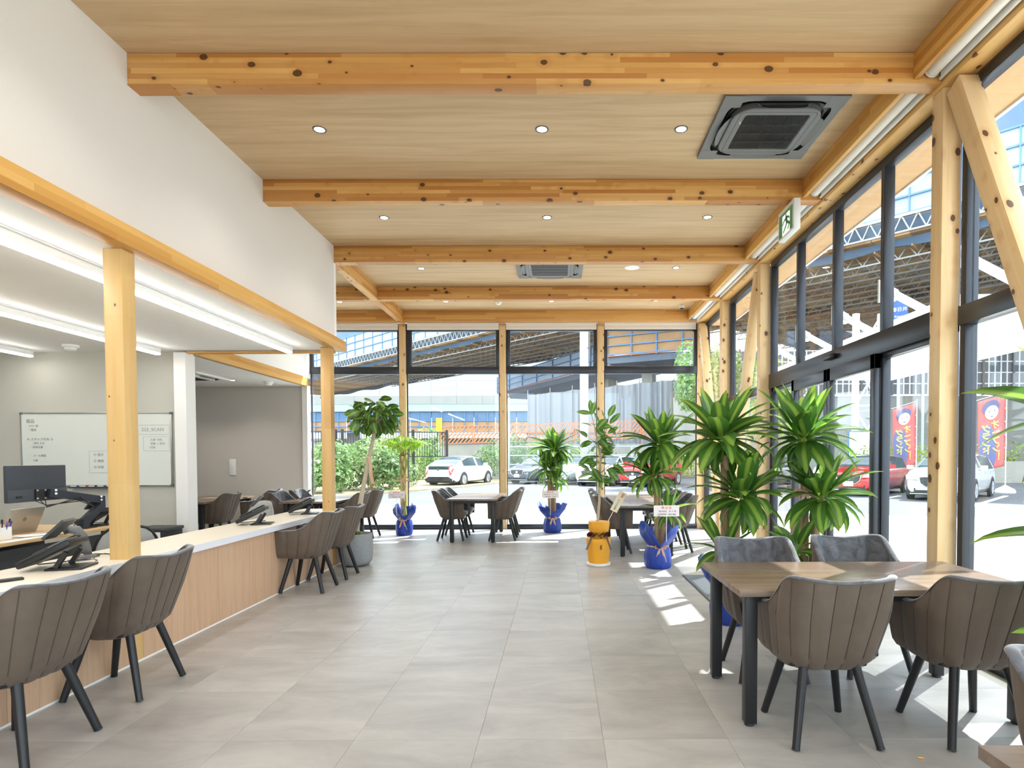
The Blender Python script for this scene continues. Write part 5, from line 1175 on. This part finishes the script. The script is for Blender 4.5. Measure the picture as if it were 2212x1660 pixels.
# desk phones
def phone(label, x, y, z, rz, s=1.):
    t = thing('desk_phone', label, 'telephone', (x, y, z), rz, 'black desk phones'); A = Matrix.Scale(s, 4)
    tilt = Matrix.Translation((0, -.12, .012))@Matrix.Rotation(R(27), 4, 'X')
    MB().box(-.095, .095, 0, .24, 0, .03, b=.008).xf(A@tilt).build('body', black_pl, t, R(40)); MB().box(-.085, -.03, .01, .225, .03, .052, b=.012).xf(A@tilt).build('handset', black_pl, t, R(40))
    m = MB()
    for i in range(4):
        for j in range(5): m.box(-.01+i*.024, .008+i*.024, .02+j*.022, .036+j*.022, .03, .034)
    m.xf(A@tilt).build('keypad', dgrey_pl, t)['kind'] = 'stuff'
    MB().box(-.015, .09, .15, .235, .03, .036, b=.002).xf(A@tilt@Matrix.Translation((0, 0, .0))).build('display_frame', mgrey_pl, t, R(40)); MB().box(-.02, .09, .14, .26, .0, .012).xf(A@tilt@Matrix.Translation((0, .02, .03))@Matrix.Rotation(R(18), 4, 'X')).build('tilting_display', dgrey_pl, t)
    MB().box(-.085, .085, -.02, .13, .0, .010, b=.003).xf(A).build('stand_foot', black_pl, t, R(40)); [MB().bar((q, .02, .01), (q, .065, .085), .02).xf(A).build('stand_strut', black_pl, t) for q in (-.07, .07)]
    MB().tube([A@Vector(p) for p in ((-.05, -.12, .02), (-.12, -.14, .004), (-.18, -.05, .004), (-.24, .03, .004))], .004, 5).build('cord', black_pl, t, True)
ph = R(-75)
phone('black desk phone on the counter, nearest the camera', -3.02, 3.58, .7005, ph, 1.25)
phone('black desk phone in the middle of the counter', -3.03, 5.92, .7005, ph, 1.2)
phone('black desk phone at the far end of the counter by the wooden post', -3.0, 6.98, .7005, ph, 1.2)
phone('black desk phone at the left picture edge on the maple desk', -4.62, 4.45, .7005, ph, 1.1)
phone('black desk phone beside the near post on the maple desk', -4.58, 5.88, .7005, R(-100), 1.1)
t = thing('barcode_scanner', 'grey hand scanner upright in its stand on the counter beside the post', 'scanner', (-3.16, 3.98, .7005)); MB().lathe([(.001, 0), (.065, 0), (.062, .012), (.02, .022), (.001, .022)], 24).build('stand_base', mgrey_pl, t, R(40))
MB().tube([(.0, 0, .015), (-.005, -.002, .07), (-.02, -.01, .14), (-.045, -.03, .185), (-.085, -.055, .195)], [.024, .022, .025, .03, .026], 12).build('handle', mgrey_pl, t, True); MB().tube([(-.085, -.055, .197), (-.105, -.07, .19)], [.03, .034], 12).build('scan_head', black_pl, t, R(40))
MB().tube([(.03, 0, .01), (.10, .02, .02), (.15, .06, .004), (.05, .10, .004), (-.05, .12, .004)], .003, 5).build('cable', black_pl, t, True)
t = thing('coiled_cable', 'thin grey cable curling on the counter before the wooden post', 'cable', (-3.06, 3.80, .703)); MB().tube([(.09*math.cos(a*.5)*(1-.02*a), .07*math.sin(a*.5), .001*a) for a in range(20)], .0025, 5).build('loop', mgrey_pl, t, True)
t = thing('remote_control', 'small black remote control lying on the counter at the left edge', 'remote', (-2.97, 3.20, .7005), R(-35)); MB().box(-.02, .02, -.06, .06, 0, .014, b=.004).build('case', black_pl, t, R(40)); MB().box(-.012, .012, -.04, .04, .014, .0155).build('buttons', dgrey_pl, t)
o = box('note_paper', paper, -3.06, -2.99, 3.05, 3.20, .7003, .7015); tag(o, 'white note paper beside the remote control on the counter', 'paper')
# office chairs
mesh_g = plain('grey_mesh_back', lin(168, 168, 164), .8, 0, .15, 120)
def office_chair(label, x, y, rz, mat, z=.0):
    t = thing('office_chair', label, 'office chair', (x, y, 0), rz, 'office chairs behind the counter')
    def f(a, b): q = (2*a-1); w = .23*(1-.25*max(0, b-.5)**2*4); return (q*w, -.22-.10*b+.07*q*q, .50+.42*b+z-.06*q**4*b)
    o = MB().grid(f, 12, 10).build('backrest', mat, t, True); o.modifiers.new('thickness', 'SOLIDIFY').thickness = .02
    MB().tube([f(0, b/8) for b in range(9)]+[f(a/8, 1) for a in range(1, 9)]+[f(1, 1-b/8) for b in range(1, 9)], .012, 6).build('back_frame', black_pl, t, True)
    MB().box(-.23, .23, -.2, .24, .42+z, .49+z, b=.025).build('seat', black_pl, t, R(50)); MB().tube([(0, 0, .08), (0, 0, .42+z)], .03, 10).build('gas_column', black_mt, t)
    MB().tube([(0, -.2, .46+z), (0, -.27, .50+z), (0, -.29, .62+z)], .02, 6).build('back_support', black_mt, t)
    for k in range(5):
        q = k*2*math.pi/5; MB().bar((0, 0, .10), (.28*math.cos(q), .28*math.sin(q), .07), .04, .03).build('base_arm', black_pl, t); MB().lathe([(.001, 0), (.028, 0), (.028, .04), (.001, .04)], 12).xf(Matrix.Translation((.28*math.cos(q), .28*math.sin(q)-.02, .03))@Matrix.Rotation(R(-90), 4, 'X')).build('caster', black_pl, t)
office_chair('office chair with a grey mesh back beside the near wooden post', -3.80, 5.2, R(40), mesh_g, -.13); office_chair('office chair with a pale shell back beyond the middle desk phone', -3.72, 7.05, R(160), mesh_g, -.09)
office_chair('black office chair behind the maple desk by the laptop', -6.2, 5.9, R(-90), black_pl, .02)
t = thing('storage_bin', 'black plastic bin with a white label below the whiteboard', 'bin', (-4.92, 7.30, 0)); box('tub', black_pl, -.19, .19, -.17, .17, 0, .50, t, .02); box('rim', dgrey_pl, -.2, .2, -.18, .18, .48, .52, t, .01); box('paper_label', paper, .06, .13, -.173, -.17, .38, .47, t)
t = thing('light_switch', 'white wall panel with a switch on the nook wall', 'switch', (-4.731, 7.68, 1.05)); t.location = (-6.08, 11.095, 1.19); box('plate', white_pl, -.06, .06, -.012, .0, -.15, .15, t, .004); box('rocker', white_mt, -.03, .03, -.016, -.010, .02, .07, t, .003)
